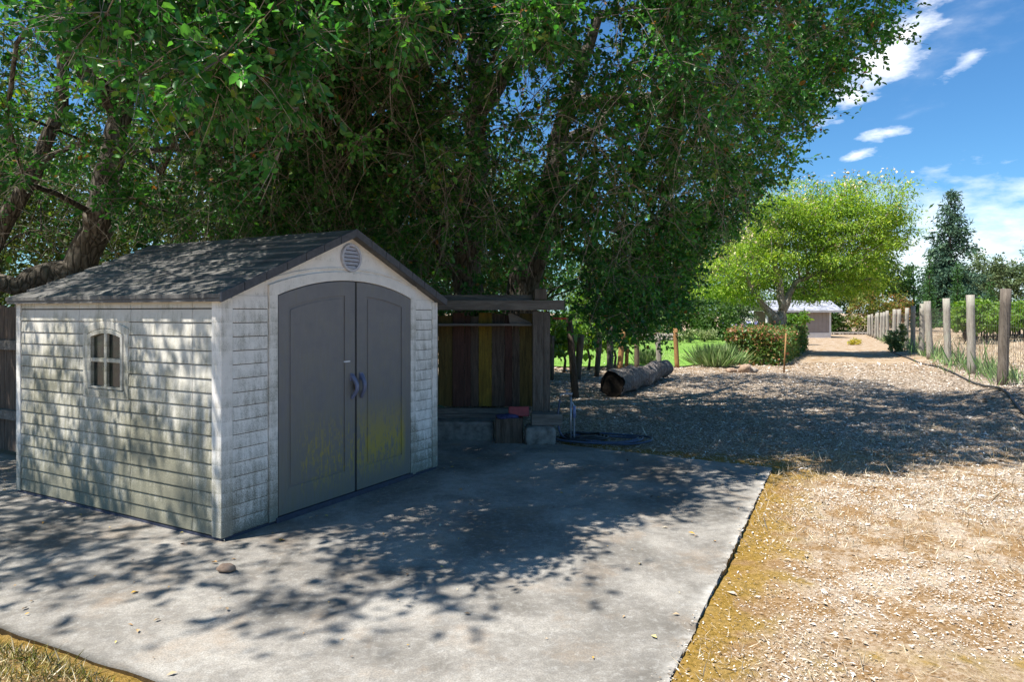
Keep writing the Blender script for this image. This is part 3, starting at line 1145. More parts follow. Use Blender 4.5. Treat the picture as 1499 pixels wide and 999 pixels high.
for j in range(10):
    y0, y1 = -fo - .004 + (SL + fo + bo + .008) * j / 10, -fo - .004 + (SL + fo + bo + .008) * (j + 1) / 10 - .004
    mb.prism([(SW / 2 - .12, y0, ZP + .024 - .12 * rise), (SW / 2, y0, ZP + .028), (SW / 2 + .12, y0, ZP + .024 - .12 * rise), (SW / 2 + .12, y0, ZP + .012 - .12 * rise), (SW / 2, y0, ZP + .014), (SW / 2 - .12, y0, ZP + .012 - .12 * rise)], (0, y1 - y0, 0))
mb.build('ridge_cap', G['roof'], roof)
G['rake'] = plain('rake_trim', (.075, .078, .088), .6, .3, var=.25, scale=30)
mb = MB()
for sgn in (-1, 1):
    for j in range(7):
        f0, f1 = j / 7, (j + 1) / 7 - .004
        run = SW / 2 + ov + .004
        xa, xb = SW / 2 + sgn * run * f1, SW / 2 + sgn * run * f0
        za, zb = ZP - (ZP - ZE + ov * rise) * f1, ZP - (ZP - ZE + ov * rise) * f0
        p = [(xa, -fo - .02, za - .034), (xb, -fo - .02, zb - .034), (xb, -fo - .02, zb + .034), (xa, -fo - .02, za + .034)]
        mb.prism(p if sgn < 0 else p[::-1], (0, .024, 0))
mb.build('rake_trim', G['rake'], roof, .003)

# rock on the slab in front of the shed
p = gd(332, 838)
mb = MB().blob((p.x, p.y, .025), (.055, .035, .026), .35, 3)
tag(mb.build('rock', G['brown_stone']), 'small brown rock lying on the slab before the corner of the shed', 'rock')

# ------------------------------------------------------------------ painted board fence beside the shed
bf = thing('board_fence', 'old fence of dark, red and yellow boards with a heavy top beam beside the shed', 'fence', (-.2, 9.0, 0), 0)
bf_o = Vector((-.2, 9.0, 0))


def loc(p):
    return Vector(p) - bf_o


XL = -1.7
bx = [(-1.7, -1.36, 'dark_board'), (-1.355, -1.15, 'dark_board'), (-1.145, -.98, 'dark_board'), (-.976, -.79, 'dull_yellow_board'), (-.786, -.63, 'red_board'), (-.626, -.545, 'red_board'), (-.541, -.445, 'dark_board'), (-.44, -.27, 'yellow_board'),
      (-.266, -.1, 'dark_board'), (-.096, .005, 'red_board'), (.01, .095, 'dark_board'), (.1, .275, 'dull_yellow_board')]
for i, (x0, x1, m_) in enumerate(bx):
    mb = MB()
    yb = 9.05 + random.uniform(-.012, .012)
    a, b = loc((x0, yb, .36)), loc((x1, yb + .025, 1.58 + random.uniform(-.03, .02)))
    mb.box(a, b)
    o = mb.build('board', G[m_], bf, .003)
    if m_ == 'yellow_board':
        o['label'] = 'bright yellow painted board'
    elif m_ == 'red_board':
        o['label'] = 'faded dark red board'
    elif m_ == 'dull_yellow_board':
        o['label'] = 'board with worn yellow paint'
for x0, x1, y_, zt in ((.27, .52, 8.66, 1.915),):
    pass
mb = MB()
mb.box(loc((.262, 8.66, .30)), loc((.40, 8.80, 1.62)))
mb.build('post', G['old_wood'], bf, .006)
mb = MB()
mb.box(loc((.404, 8.67, .31)), loc((.485, 8.77, 1.61)))
mb.build('post', G['old_wood'], bf, .006)
mb = MB()
mb.box(loc((.285, 8.645, 1.765)), loc((.44, 8.80, 1.905)))
mb.build('post_cap', G['old_wood'], bf, .01)
mb = MB()
mb.box(loc((XL, 8.60, 1.632)), loc((.66, 8.655, 1.757)))
mb.build('top_beam', G['old_wood_flat'], bf, .006)
mb = MB()
mb.box(loc((XL, 8.84, 1.69)), loc((.26, 8.89, 1.83)))
mb.build('rear_beam', G['old_wood_flat'], bf, .006)
mb = MB()
mb.box(loc((XL, 8.72, 1.43)), loc((.255, 9.03, 1.458)))
mb.build('shelf', G['old_wood_flat'], bf, .004)
mb = MB()
mb.box(loc((XL, 8.93, .25)), loc((.22, 9.03, .345)))
mb.box(loc((XL, 8.86, .18)), loc((-.05, 8.92, .285)))
mb.build('bottom_rail', G['old_wood_flat'], bf, .006)
mb = MB()
mb.prism([loc(p) for p in ((-.03, 8.80, 1.459), (.24, 8.80, 1.459), (.24, 8.80, 1.475), (-.02, 8.80, 1.60), (-.05, 8.80, 1.585))], (0, .03, 0))
mb.build('brace', G['old_wood_flat'], bf, .003)

for nm, lab, cat, a, b, mt, bv in (
        ('stone_block', 'long low concrete block under the boards next to the shed', 'block', (-1.35, 8.55, -.03), (-.22, 8.85, .235), 'block', .03),
        ('timber_block', 'upright dark timber block between the two concrete blocks', 'block', (-.20, 8.36, -.02), (.135, 8.62, .305), 'dark_board', .012),
        ('stone_block', 'squat brown concrete block under the end of the board fence', 'block', (.16, 8.24, -.03), (.53, 8.6, .215), 'block', .05),
        ('timber_offcut', 'grey timber offcut lying on the squat block under the fence post', 'timber', (.235, 8.36, .217), (.615, 8.6, .355), 'old_wood_flat', .008)):
    mb = MB()
    c_ = [(a[i] + b[i]) / 2 for i in range(3)]
    mb.box([a[i] - c_[i] for i in range(2)] + [a[2]], [b[i] - c_[i] for i in range(2)] + [b[2]])
    o = mb.build(nm, G[mt], None, bv)
    o.location = (c_[0], c_[1], 0)
    o.rotation_euler = (0, 0, random.uniform(-.06, .02))
    tag(o, lab, cat)
mb = MB()
mb.box((-.125, -.05, -.06), (.125, .05, .06))
o = mb.build('red_box', plain('red_paint', (.26, .03, .035), .5, .4), None, .006)
o.location = (.085, 8.5, .37)
o.rotation_euler = (-.15, 0, .05)
tag(o, 'faded red box resting on top of the timber block by the fence post', 'box')
mb = MB().blob((0, 0, 0), (.14, .07, .03), .5, 5)
o = mb.build('blue_cloth', plain('blue_cloth', (.05, .055, .13), .9, .2, var=.5))
o.location = (-.05, 8.42, .318)
tag(o, 'crumpled dark blue cloth lying on the timber block in front of the red box', 'cloth')

# dark fence at the far left behind the shed
lf = thing('dark_fence', 'dark weathered board fence at the left behind the shed', 'fence', (-6.3, 7.9, 0), math.radians(151))
for k in range(16):
    mb = MB()
    mb.box((-1.9 + k * .205, -.012, .1), (-1.9 + k * .205 + .2, .012, 1.68 + random.uniform(-.03, .03)))
    mb.build('board', G['dark_board'] if k % 3 else G['old_wood'], lf, .003)
for z in (.45, 1.2):
    mb = MB()
    mb.box((-1.95, .013, z), (1.4, .06, z + .1))
    mb.build('rail', G['old_wood_flat'], lf)

# ------------------------------------------------------------------ water standpipe, hoses
p = gd(836, 648)
sp = thing('standpipe', 'galvanised standpipe with a garden tap beside the end of the board fence', 'tap', (p.x, p.y, 0))
G['galv'] = plain('galvanised', (.34, .34, .36), .45, .5, .7, var=.3, scale=30)
G['blue_plastic'] = plain('blue_plastic', (.16, .2, .36), .45, .4)
MB().tube([(0, 0, -.03), (0, 0, .58)], .0135, 10).tube([(0, 0, .575), (0, 0, .61)], .02, 10).build('pipe', G['galv'], sp)
MB().tube([(.02, 0, .6), (-.09, -.01, .6), (-.125, -.012, .59), (-.135, -.012, .545)], [.014, .013, .015, .017], 10).build('tap_spout', G['galv'], sp)
mb = MB()
mb.tube([(-.05, -.008, .605), (-.05, -.008, .645)], .008, 8)
mb.tube([(-.05 + .034 * math.cos(a), -.008 + .034 * math.sin(a), .648) for a in np.linspace(0, 2 * math.pi, 15)], .006, 6)
mb.build('tap_handle', G['galv'], sp)
MB().tube([(.045, .02, -.02), (.045, .02, .44), (.01, .01, .5)], .012, 8).build('riser', plain('grey_pvc', (.3, .32, .36), .5), sp)
MB().tube([(.045, .02, .30), (.045, .02, .445)], .021, 12).build('sleeve', G['blue_plastic'], sp)


def hose(name, pts, r, mat, label, cat='hose'):
    c = bpy.data.curves.new(name, 'CURVE')
    P_ = [Vector(q) for q in pts]
    out = []
    for i in range(len(P_) - 1):
        p0, p1, p2, p3 = P_[max(i - 1, 0)], P_[i], P_[i + 1], P_[min(i + 2, len(P_) - 1)]
        for t in np.linspace(0, 1, 7)[:-1]:
            out.append(.5 * ((2 * p1) + (p2 - p0) * t + (2 * p0 - 5 * p1 + 4 * p2 - p3) * t * t + (3 * p1 - p0 - 3 * p2 + p3) * t ** 3))
    out.append(P_[-1])
    bpy.data.curves.remove(c)
    return tag(MB().tube(out, r, 8).build(name, mat), label, cat)


G['hose_blue'] = plain('hose_blue', (.05, .07, .12), .45, .4, var=.2)
G['hose_green'] = plain('hose_green', (.05, .1, .055), .45, .4, var=.2)
G['hose_black'] = plain('hose_black', (.025, .026, .03), .5, .4, var=.3)
pts = [(p.x - .135, p.y - .012, .53), (p.x - .16, p.y - .02, .3), (p.x - .13, p.y - .05, .12)]
for i in range(34):
    t = i / 33
    a = math.pi + t * 2 * math.pi * 3.6
    r = .40 + .12 * math.sin(t * 9)
    pts.append((p.x + .42 + r * math.cos(a) * 1.12 + .05 * math.sin(5 * t), p.y + .08 + r * .72 * math.sin(a) + .03 * math.cos(7 * t), .015 + .02 * t + .012 * math.sin(i * 2.1) ** 2))
hose('garden_hose', pts, .0125, G['hose_blue'], 'blue grey garden hose coiled on the ground under the standpipe tap')
pts = []
for i in range(26):
    t = i / 25
    a = 2.6 + t * 2 * math.pi * 2.7
    r = .2 + .13 * t
    pts.append((p.x + .16 + r * math.cos(a), p.y + .16 + r * .75 * math.sin(a), .025 + .05 * abs(math.sin(i * 1.3)) * (1 - t) + .012))
hose('garden_hose', pts, .0135, G['hose_black'], 'dark hose bundled close around the foot of the standpipe')
q = gd(652, 636)
pts = [(q.x - .12, q.y, .02)]
for i in range(22):
    a = -1.2 + i / 21 * 2 * math.pi * 1.8
    pts.append((q.x - .1 + .14 * math.cos(a), q.y + .05 + .03 * math.sin(i), .20 + .17 * math.sin(a)))
pts += [(q.x + .12, q.y - .1, .015), (q.x - .05, q.y - .3, .015)]
hose('garden_hose', pts, .012, G['hose_green'], 'green hose hanging in a loop behind the right corner of the shed')
pts = [(gd(x, y).x, gd(x, y).y, float(ground_h(np.array(gd(x, y).x), np.array(gd(x, y).y))) + .03) for x, y in
       ((1560, 640), (1499, 612), (1470, 592), (1440, 572), (1420, 562), (1392, 549), (1372, 541), (1350, 534), (1330, 526), (1312, 519), (1300, 512))]
hose('irrigation_pipe', pts, .024, G['hose_black'], 'black irrigation pipe lying along the foot of the right hand wire fence', 'pipe')

# ------------------------------------------------------------------ fallen log
a_, b_ = gd(896, 581), gd(972, 553)
a_.z, b_.z = .225, .21
pts = [a_.lerp(b_, i / 12) + Vector((0, 0, .03 * math.sin(i * .8))) for i in range(13)]
log = thing('fallen_log', 'thick grey barked log lying on the chips behind the hoses', 'log', (a_.x, a_.y, 0))
mb = MB().tube([p_ - Vector((a_.x, a_.y, 0)) for p_ in pts], [.25 - .005 * i + .02 * math.sin(i * 2.3) for i in range(13)], 30, False, .34)
bk = mb.build('bark', G['log_bark'], log)
d_ = (b_ - a_).normalized()
mb = MB()
mb.tube([Vector((0, 0, a_.z)) + d_ * .02, Vector((0, 0, a_.z)) + d_ * .05], [.235, .235], 20)
mb.build('cut_end', plain('rotten_wood', (.02, .016, .013), .95, .1, var=.6), log)
mb = MB()
e_ = b_ - Vector((a_.x, a_.y, 0))
mb.tube([e_ - d_ * .05, e_ - d_ * .02], [.2, .19], 18)
mb.build('cut_end', plain('old_end_grain', (.24, .19, .14), .95, .1, var=.4), log)

# rock and root heap by the track
q = gd(1092, 546)
for k, (dx_, dy_, r, lab) in enumerate(((0, 0, .2, 'jagged brown stone in the middle of the small heap on the track'), (-.36, .05, .15, 'low flat stone at the left of the small heap on the track'), (.22, .1, .13, 'small pale stone at the right of the small heap on the track'))):
    mb = MB().blob((q.x + dx_, q.y + dy_, r * .35), (r, r * .8, r * (.75 if k == 0 else .5)), .6, k + 11)
    tag(mb.build('rock', G['brown_stone'] if k < 2 else G['stone']), lab, 'rock')

# ------------------------------------------------------------------ fences of posts and wire
def post_mesh(base, top, r, mat, parent, o):
    pts = [base - o + (top - base) * t for t in np.linspace(-.06, 1, 7)]
    pts = [q + Vector((mnoise.noise(q * 2) * .01, mnoise.noise(q * 2 + Vector((5, 0, 0))) * .01, 0)) for q in pts]
    return MB().tube(pts, [r * (1 + .04 * mnoise.noise(q * 3)) for q in pts], 12, True, .06).build('post', mat, parent)


rf = thing('wire_fence', 'long wire fence on rough grey wooden posts along the right of the track', 'fence', (10.1, 14.0, 0))
rfo = Vector((10.1, 14.0, 0))
rposts = [(1468, 423, 8.5), (1423, 432, 7), (1388, 437, 6), (1362, 441, 5.5), (1349, 445, 4.4), (1337, 448, 3.8), (1327, 451, 3.5), (1316, 453, 3), (1309, 453, 3), (1299.5, 455, 2.7), (1294, 457, 2.4), (1290, 458, 2.2), (1286, 458, 2), (1282, 459, 2), (1278, 460, 1.8), (1274, 461, 1.8), (1271, 462, 1.7)]
line = []
for k, (x, yt, hw) in enumerate(rposts):
    d = 3.95 / ((x - CX) / F - .438)
    b = Vector(((x - CX) / F * d, d, 0))
    z = float(ground_h(np.array(b.x), np.array(b.y)))
    t = at(x, yt, d)
    b.z = z
    lean = Vector((-.10, 0, 0)) if k == 3 else Vector((random.uniform(-.07, .07), 0, 0))
    post_mesh(b, t + lean, max(hw / F * d, .075) * random.uniform(.76, .9), G['post_wood'] if k else G['old_wood'], rf, rfo)  # nearest post takes darker wood, standing in for the tree's shade on it
    line.append((b, t))
b0 = line[0][0] + (line[0][0] - line[1][0]) * .9
t0 = Vector((b0.x, b0.y, 2.0))
post_mesh(b0, t0, .1, G['post_wood'], rf, rfo)
line = [(b0, t0)] + line


def wire_panels(name, line, zs, step, r, parent, o):
    A, B = [], []
    for (b, t), (b2, t2) in zip(line[:-1], line[1:]):
        for z in zs:
            A.append(b.lerp(t, z) - o)
            B.append(b2.lerp(t2, z) - o)
        L = (b2 - b).length
        k = max(int(L / step), 1)
        for i in range(1, k):
            f = i / k
            A.append(b.lerp(b2, f) * 1 - o + Vector((0, 0, .03)))
            B.append(b.lerp(t, zs[-1]).lerp(b2.lerp(t2, zs[-1]), f) - o)
    V_, F_ = prisms(np.array(A), np.array(B), r, r)
    return build_np(name, V_, F_, G['wire'], parent)


wire_panels('wire_mesh', line, (.03, .1, .17, .25, .33, .42, .52, .62, .74, .86), .16, .0028, rf, rfo)

pf = thing('wire_fence', 'low wire fence on mismatched leaning posts in front of the lawn and vines', 'fence', (2.0, 19.0, 0))
pfo = Vector((2.0, 19.0, 0))
lposts = [((808, 492), (807, 555), 7, 'brown_post'), ((851, 490), (846, 555), 8, 'brown_post'), ((879, 487), (874, 551), 6.5, 'brown_post'), ((894, 478), (893, 549), 7.5, 'old_wood'),
          ((913.5, 483), (907, 542), 6.5, 'orange_wood'), ((919, 476), (918, 538), 4.5, 'orange_wood'), ((932, 479), (933, 540), 6, 'brown_post'), ((964, 488), (965, 537), 6, 'post_wood'), ((989, 481), (992, 538), 5.5, 'orange_wood')]
line = []
for (tx, ty), (bx_, by_), hw, m_ in lposts:
    b = gd(bx_, by_)
    t = at(tx, ty, b.y)
    o = post_mesh(b, t, hw / 2 * 1.25 / F * b.y, G[m_], pf, pfo)
    if m_ == 'orange_wood':
        o['label'] = 'newer orange brown post'
    line.append((b, t))
b = gd(770, 560); line = [(b, b + Vector((0, 0, 1.1)))] + line
line = sorted(line, key=lambda q: q[0].x)
wire_panels('wire_mesh', line, (.05, .2, .35, .5, .65, .8, .92), .2, .0022, pf, pfo)

b, t = gd(843, 582), at(834, 466, 13.2)
b.y, t.y = 13.0, 13.3
b = Vector((93 / F * 13.0, 13.0, 0))
stake = thing('leaning_stake', 'tall dark leaning pole with a red tag at its top standing by the tap', 'pole', (b.x, b.y, 0))
MB().tube([Vector((0, 0, -.05)), (t - b) * .5, t - b], [.075, .07, .062], 10, True, .1).build('pole', G['dark_board'], stake)
tt = t - b
MB().box((tt.x - .32, tt.y - .03, tt.z - .03), (tt.x + .02, tt.y - .01, tt.z + .01)).build('tag', plain('red_tag', (.5, .09, .06), .5), stake)

p = gd(1148, 545)
tag(MB().tube([(p.x, p.y, -.02), (p.x + .06, p.y, 1.05)], .022, 6).build('garden_stake', G['orange_wood']), 'thin pale stake standing at the near right corner of the hedge', 'stake')


# ------------------------------------------------------------------ foliage helpers
def clumps(centers, rc, per, L, W, outward=None, up=.5, var0=.45, vsd=.2, zs=.75):
    """leaves gathered round clump centres; returns positions, directions, normals, sizes, colour value"""
    m = len(centers)
    rc = np.broadcast_to(np.asarray(rc, float), (m,))
    P_ = np.repeat(centers, per, 0) + RNG.normal(size=(m * per, 3)) * np.repeat(rc, per)[:, None] * np.array([[1, 1, zs]])
    n_ = len(P_)
    D_ = rnd(n_) + np.array([[0, 0, -.25]])
    if outward is not None:
        D_ += np.repeat(outward, per, 0) * .8
    D_ = unit(D_)
    N_ = unit(rnd(n_) + np.array([[0, 0, up * 1.6]]))
    sz = RNG.lognormal(0, .28, n_)
    v = np.clip(np.repeat(RNG.normal(var0, vsd * .6, m), per) + RNG.normal(0, vsd, n_), 0, 1)
    return P_, D_, N_, L * sz, W * sz, v


def leaf_object(name, arr, mat, parent, fold=.2, local=None, oval=False):
    P_, D_, N_, L, W, v = arr
    if local is not None:
        P_ = P_ - np.array(local)[None]
    V_, T_ = (oval_leaves if oval else leaf_arrays)(P_, D_, N_, L, W, fold)
    return build_np(name, V_, T_, mat, parent, var=np.repeat(v, 4 if oval else 2))


def lumpy(dirs, amp, seed):
    r = np.random.default_rng(seed)
    o = np.zeros(len(dirs))
    for k in range(7):
        ax = unit(r.normal(size=(1, 3)))[0]
        o += np.sin(dirs @ ax * r.uniform(3, 7) + r.uniform(0, 6))
    return 1 + amp * o / 3


def cloud_centers(c, rad, m, lump=.2, seed=0, inner=.25, zmin=-1.0):
    d = rnd(m * 2)
    d = d[d[:, 2] > zmin][:m]
    rho = np.clip(1 - np.abs(RNG.normal(0, inner, len(d))), .15, 1.05) * lumpy(d, lump, seed)
    return np.array(c)[None] + d * rho[:, None] * np.array(rad)[None], d


def plant(name, label, cat, base, blobs, mat, L, W, m, per, rc, trunk=None, bark_=None, group=None, lump=.22, var0=.45, zmin=-1.0, crown='crown', vsd=.2):
    """a tree or bush: blobs are (offset, radii); trunk is a list of (polyline, radii) in local space"""
    t = thing(name, label, cat, base, 0, group)
    arrs = []
    tot = sum(b_[1][0] * b_[1][2] for b_ in blobs)
    for i, (off, rad) in enumerate(blobs):
        k = max(int(m * rad[0] * rad[2] / tot), 6)
        c_, d_ = cloud_centers(off, rad, k, lump, i * 7 + len(label), .28, zmin)
        arrs.append(clumps(c_, rc, per, L, W, d_, var0=var0, vsd=vsd))
    arr = [np.concatenate([a_[i] for a_ in arrs]) for i in range(6)]
    k = arr[0][:, 2] > .02 - base[2]
    arr = [a_[k] for a_ in arr]
    leaf_object(crown, arr, mat, t)
    if trunk:
        for pl, rr in trunk:
            MB().tube(pl, rr, 8, True, .15).build('trunk', bark_ or G['oak_bark'], t)
    return t


# ------------------------------------------------------------------ the oaks
class Skeleton:
    def __init__(s):
        s.p, s.par, s.len, s.fix = [], [], [], []

    def node(s, p, par, r=0.0):
        s.p.append(np.array(p, float))
        s.par.append(par)
        s.len.append(0 if par < 0 else s.len[par] + float(np.linalg.norm(s.p[-1] - s.p[par])))
        s.fix.append(r)
        return len(s.p) - 1

    def stem(s, pts, radii, par=-1, sub=4):
        for i in range(len(pts) - 1 if par < 0 else len(pts)):
            if par < 0 and i == 0:
                par = s.node(pts[0], -1, radii[0])
            a, ra = (s.p[par], s.fix[par]) if par >= 0 else (pts[0], radii[0])
            tgt = pts[i + 1] if len(pts) > i + 1 and s.stem_root else pts[i]
            rb = radii[i + 1] if len(pts) > i + 1 and s.stem_root else radii[i]
            a = s.p[par]
            for k in range(1, sub + 1):
                f = k / sub
                par = s.node(a + (np.array(tgt) - a) * f + RNG.normal(0, .03, 3) * (f < 1), par, ra + (rb - ra) * f)
        return par

    def root_stem(s, pts, radii, sub=4):
        s.stem_root = True
        return s.stem(pts, radii, -1, sub)

    def side_stem(s, par, pts, radii, sub=4):
        s.stem_root = False
        return s.stem(pts, radii, par, sub)

    def grow(s, att, step=.45, w=.35, jit=.06):
        tips = []
        cap = len(s.p) + len(att) * 12
        buf = np.zeros((cap, 3)); ln = np.zeros(cap)
        n_ = len(s.p)
        buf[:n_] = s.p; ln[:n_] = s.len
        for q in att:
            d_ = np.linalg.norm(buf[:n_] - q, axis=1)
            j = int(np.argmin(d_ + w * ln[:n_]))
            k = min(max(int(d_[j] / step), 1), 10)
            a = buf[j].copy()
            arc = np.array([0, 0, .12 * d_[j]])
            par = j
            for i in range(1, k + 1):
                f = i / k
                pt = a + (q - a) * f + arc * 4 * f * (1 - f) * .5 + (RNG.normal(0, jit, 3) if i < k else 0)
                par = s.node(pt, par)
                buf[n_] = pt; ln[n_] = s.len[par]; n_ += 1
            tips.append(par)
        return tips

    def tubes(s, tip=.006, power=.46, minr=0.0):
        n_ = len(s.p)
        ch = [[] for _ in range(n_)]
        w_ = np.ones(n_)
        for i in range(n_ - 1, -1, -1):
            if s.par[i] >= 0:
                w_[s.par[i]] += w_[i] if len(ch[i]) == 0 else w_[i] - 1 + 0
                ch[s.par[i]].append(i)
        r = np.maximum(tip * w_ ** power, 0)
        r = np.where(np.array(s.fix) > 0, np.array(s.fix), r)
        mb = MB()
        starts = [i for i in range(n_) if s.par[i] < 0]
        while starts:
            i = starts.pop()
            chain = [i] if s.par[i] < 0 else [s.par[i], i]
            while ch[chain[-1]]:
                c_ = sorted(ch[chain[-1]], key=lambda q: (s.fix[q] > 0, w_[q]), reverse=True)
                starts += c_[1:]
                chain.append(c_[0])
            rr = [float(r[k]) for k in chain]
            if s.par[i] >= 0:
                rr[0] = min(rr[0], rr[1] * 1.15)
            big = max(rr)
            if big < minr:
                continue
            mb.tube([s.p[k] for k in chain], rr, 14 if big > .12 else (7 if big > .03 else 4), True, .12 if big > .1 else 0)
        return mb


def crown_points(n_, c, prof, front=.62, shell=.2, lump=.16, seed=1, keep=None):
    """points near the surface of a crown; prof rows: z, right, front, left, back (metres from c)"""
    prof = np.array(prof, float)
    z = RNG.uniform(prof[0, 0], prof[-1, 0], n_ * 3)
    th = np.where(RNG.random(n_ * 3) < front, RNG.uniform(math.pi, 2 * math.pi, n_ * 3), RNG.uniform(0, math.pi, n_ * 3))
    R, Fr, Lf, Bk = (np.interp(z, prof[:, 0], prof[:, k]) for k in (1, 2, 3, 4))
    rx = np.where(np.cos(th) > 0, R, Lf)
    ry = np.where(np.sin(th) < 0, Fr, Bk)
    k = RNG.random(n_ * 3) < (rx + ry) / (rx + ry).max()
    z, th, rx, ry = z[k], th[k], rx[k], ry[k]
    rho = np.clip(1 - np.abs(RNG.normal(0, shell, len(z))), .2, 1)
    dd = np.stack([np.cos(th), np.sin(th), z * .35], 1)
    rho *= lumpy(dd, lump, seed)
    P_ = np.stack([c[0] + rx * rho * np.cos(th), c[1] + ry * rho * np.sin(th), z], 1)
    out = unit(np.stack([np.cos(th), np.sin(th), np.full(len(z), .15)], 1))
    if keep is not None:
        k = keep(P_)
        P_, out = P_[k], out[k]
    return P_[:n_], out[:n_]


def leafy(P_, out, ntw, nl, tl, L, W, droop=.25, spread=1.0):
    m = len(P_)
    o2 = np.repeat(out, ntw, 0)
    D_ = unit(o2 * .55 + rnd(m * ntw) * spread + np.array([[0, 0, -droop]]))
    ln = tl * RNG.uniform(.45, 1.25, m * ntw)
    A = np.repeat(P_, ntw, 0)
    mid_ = A + D_ * (ln * .5)[:, None] + RNG.normal(0, .03, A.shape)
    B = A + D_ * ln[:, None] + np.array([[0, 0, -.06]]) * ln[:, None]
    t = RNG.uniform(.15, 1.02, (m * ntw, nl))
    base = (A[:, None] * (1 - t)[..., None] ** 2 + 2 * mid_[:, None] * (t * (1 - t))[..., None] + B[:, None] * (t ** 2)[..., None]).reshape(-1, 3)
    n_ = len(base)
    base = base + RNG.normal(0, .012, (n_, 3))
    LD = unit(np.repeat(D_, nl, 0) * .6 + rnd(n_))
    LN = unit(rnd(n_) * .8 + np.array([[0, 0, .75]]))
    sz = RNG.lognormal(0, .22, n_)
    Ls = np.repeat(np.broadcast_to(L, (m,)), ntw * nl) * sz
    Ws = np.repeat(np.broadcast_to(W, (m,)), ntw * nl) * sz
    v = np.clip(np.repeat(RNG.normal(.45, .2, m), ntw * nl) + RNG.normal(0, .17, n_), 0, .95)
    v = np.where(RNG.random(n_) < .012, 1.0, v)
    return (base, LD, LN, Ls, Ws, v), (A, mid_, B)


def bare_twigs(P_, n_, ln, r):
    """thin dead twigs arching down inside the crown"""
    k = RNG.integers(0, len(P_), n_)
    A = P_[k] + RNG.normal(0, .35, (n_, 3))
    D_ = unit(RNG.normal(size=(n_, 3)) * np.array([[1, 1, .6]]))
    L = ln * RNG.uniform(.4, 1.4, n_)
    segs = []
    p0, d_ = A, D_
    for s_ in range(5):
        d_ = unit(d_ + np.array([[0, 0, -.28]]) + RNG.normal(0, .16, (n_, 3)))
        p1 = p0 + d_ * (L / 5)[:, None]
        segs.append((p0, p1, r * (1 - s_ * .16), r * (1 - (s_ + 1) * .16)))
        if s_ in (1, 2, 3):
            sd = unit(d_ + rnd(n_) * .9)
            segs.append((p1, p1 + sd * (L * .22)[:, None], r * .5, r * .25))
        p0 = p1
    vs, fs, b = [], [], 0
    for a, c_, r0, r1 in segs:
        v_, f_ = prisms(a, c_, r0, r1)
        vs.append(v_); fs.append(f_ + b); b += len(v_)
    return np.concatenate(vs), np.concatenate(fs)


def oak(name, label, sk, sets, base, bare, tip=.0042):
    t = thing(name, label, 'tree', base)
    o_ = np.array([base[0], base[1], 0])
    LA, TW = [], []
    for (P_, out, ntw, nl, tl, L, W) in sets:
        a_, tw = leafy(P_, out, ntw, nl, tl, L, W)
        LA.append(a_)
        TW.append(tw)
    arr = [np.concatenate([a_[i] for a_ in LA]) for i in range(6)]
    leaf_object('crown', arr, G['oak_leaf'], t, .2, o_, True)
    A, M2, B = (np.concatenate([q[i] for q in TW]) - o_ for i in range(3))
    v1, f1 = prisms(A, M2, .0042, .003)
    v2, f2 = prisms(M2, B, .003, .0012)
    v3, f3 = bare_twigs(bare[0], bare[1], bare[2], bare[3])
    v3 = v3 - o_
    build_np('twigs', np.concatenate([v1, v2, v3]), np.concatenate([f1, f2 + len(v1), f3 + len(v1) + len(v2)]), G['twig'], t)
    mb = sk.tubes(tip)
    mb.v = [tuple(np.array(q) - o_) for q in mb.v]
    mb.build('trunk', G['oak_bark'], t)
    return t, len(arr[0])


# the big oak behind the board fence
cA = (.2, 11.3)


def sunflecks(P_, p_slab=.6, p_track=.72):
    """a looser upper crown, so that flecks of sun reach the slab and the track"""
    sx, sy = P_[:, 0] + .483 * P_[:, 2], P_[:, 1] + .272 * P_[:, 2]
    q = np.where((sx > -1.6) & (sx < 3) & (sy > 3.8) & (sy < 8.2), p_slab, np.where((sx > 2) & (sy < 18), p_track, 1.0))
    return RNG.random(len(P_)) < np.where(P_[:, 2] > 3.2, q, 1.0)


profA = [(1.35, 2.3, 2.2, 2.0, 2.2), (2.2, 2.9, 2.8, 3.0, 3.5), (3.6, 4.3, 4.4, 4.6, 4.6), (5.1, 4.6, 5.9, 5.6, 5.2), (6.5, 4.7, 6.6, 6.2, 5.2), (8.2, 4.9, 6.7, 6.0, 5.0), (10, 4.6, 5.2, 5.0, 4.2), (11.6, 1.8, 2.0, 2.0, 1.8)]


def seen(P_):
    return P_[:, 2] < 1.6 + .52 * P_[:, 1]


PA, OA = crown_points(3500, cA, profA, .68, .22, .2, 3, lambda P_: ~((P_[:, 2] < 2.45) & (P_[:, 1] < 9.7) & (P_[:, 0] < .9)) & sunflecks(P_))
skA = Skeleton()
e1 = skA.root_stem([(-.75, 11.4, -.1), (-.68, 11.3, 1.3), (-.72, 11.3, 2.6), (-.55, 11.2, 4.0), (-.6, 11.0, 5.6), (-.3, 11.2, 8)], [.34, .27, .24, .2, .14, .08])
e2 = skA.root_stem([(-.05, 11.3, -.1), (.02, 11.3, 1.2), (.3, 11.25, 2.4), (.62, 11.2, 3.6), (.8, 11.2, 4.6), (1.4, 11.0, 6.4)], [.36, .29, .25, .2, .14, .08])
skA.side_stem(10, [(-1.8, 10.6, 4.2), (-3.4, 9.4, 5.6)], [.09, .04])
skA.side_stem(14, [(.2, 9.6, 5.4), (.8, 7.6, 6.6)], [.09, .04])
skA.side_stem(38, [(2.4, 10.6, 5.0), (4.0, 9.6, 6.4)], [.08, .035])
skA.side_stem(36, [(1.6, 12.4, 5.0), (2.4, 14.4, 6.6)], [.08, .04])
ordr = np.argsort(np.linalg.norm(PA - np.array([.2, 11.2, 4.5]), axis=1))
skA.grow(PA[ordr][::2], .5, .35, .07)
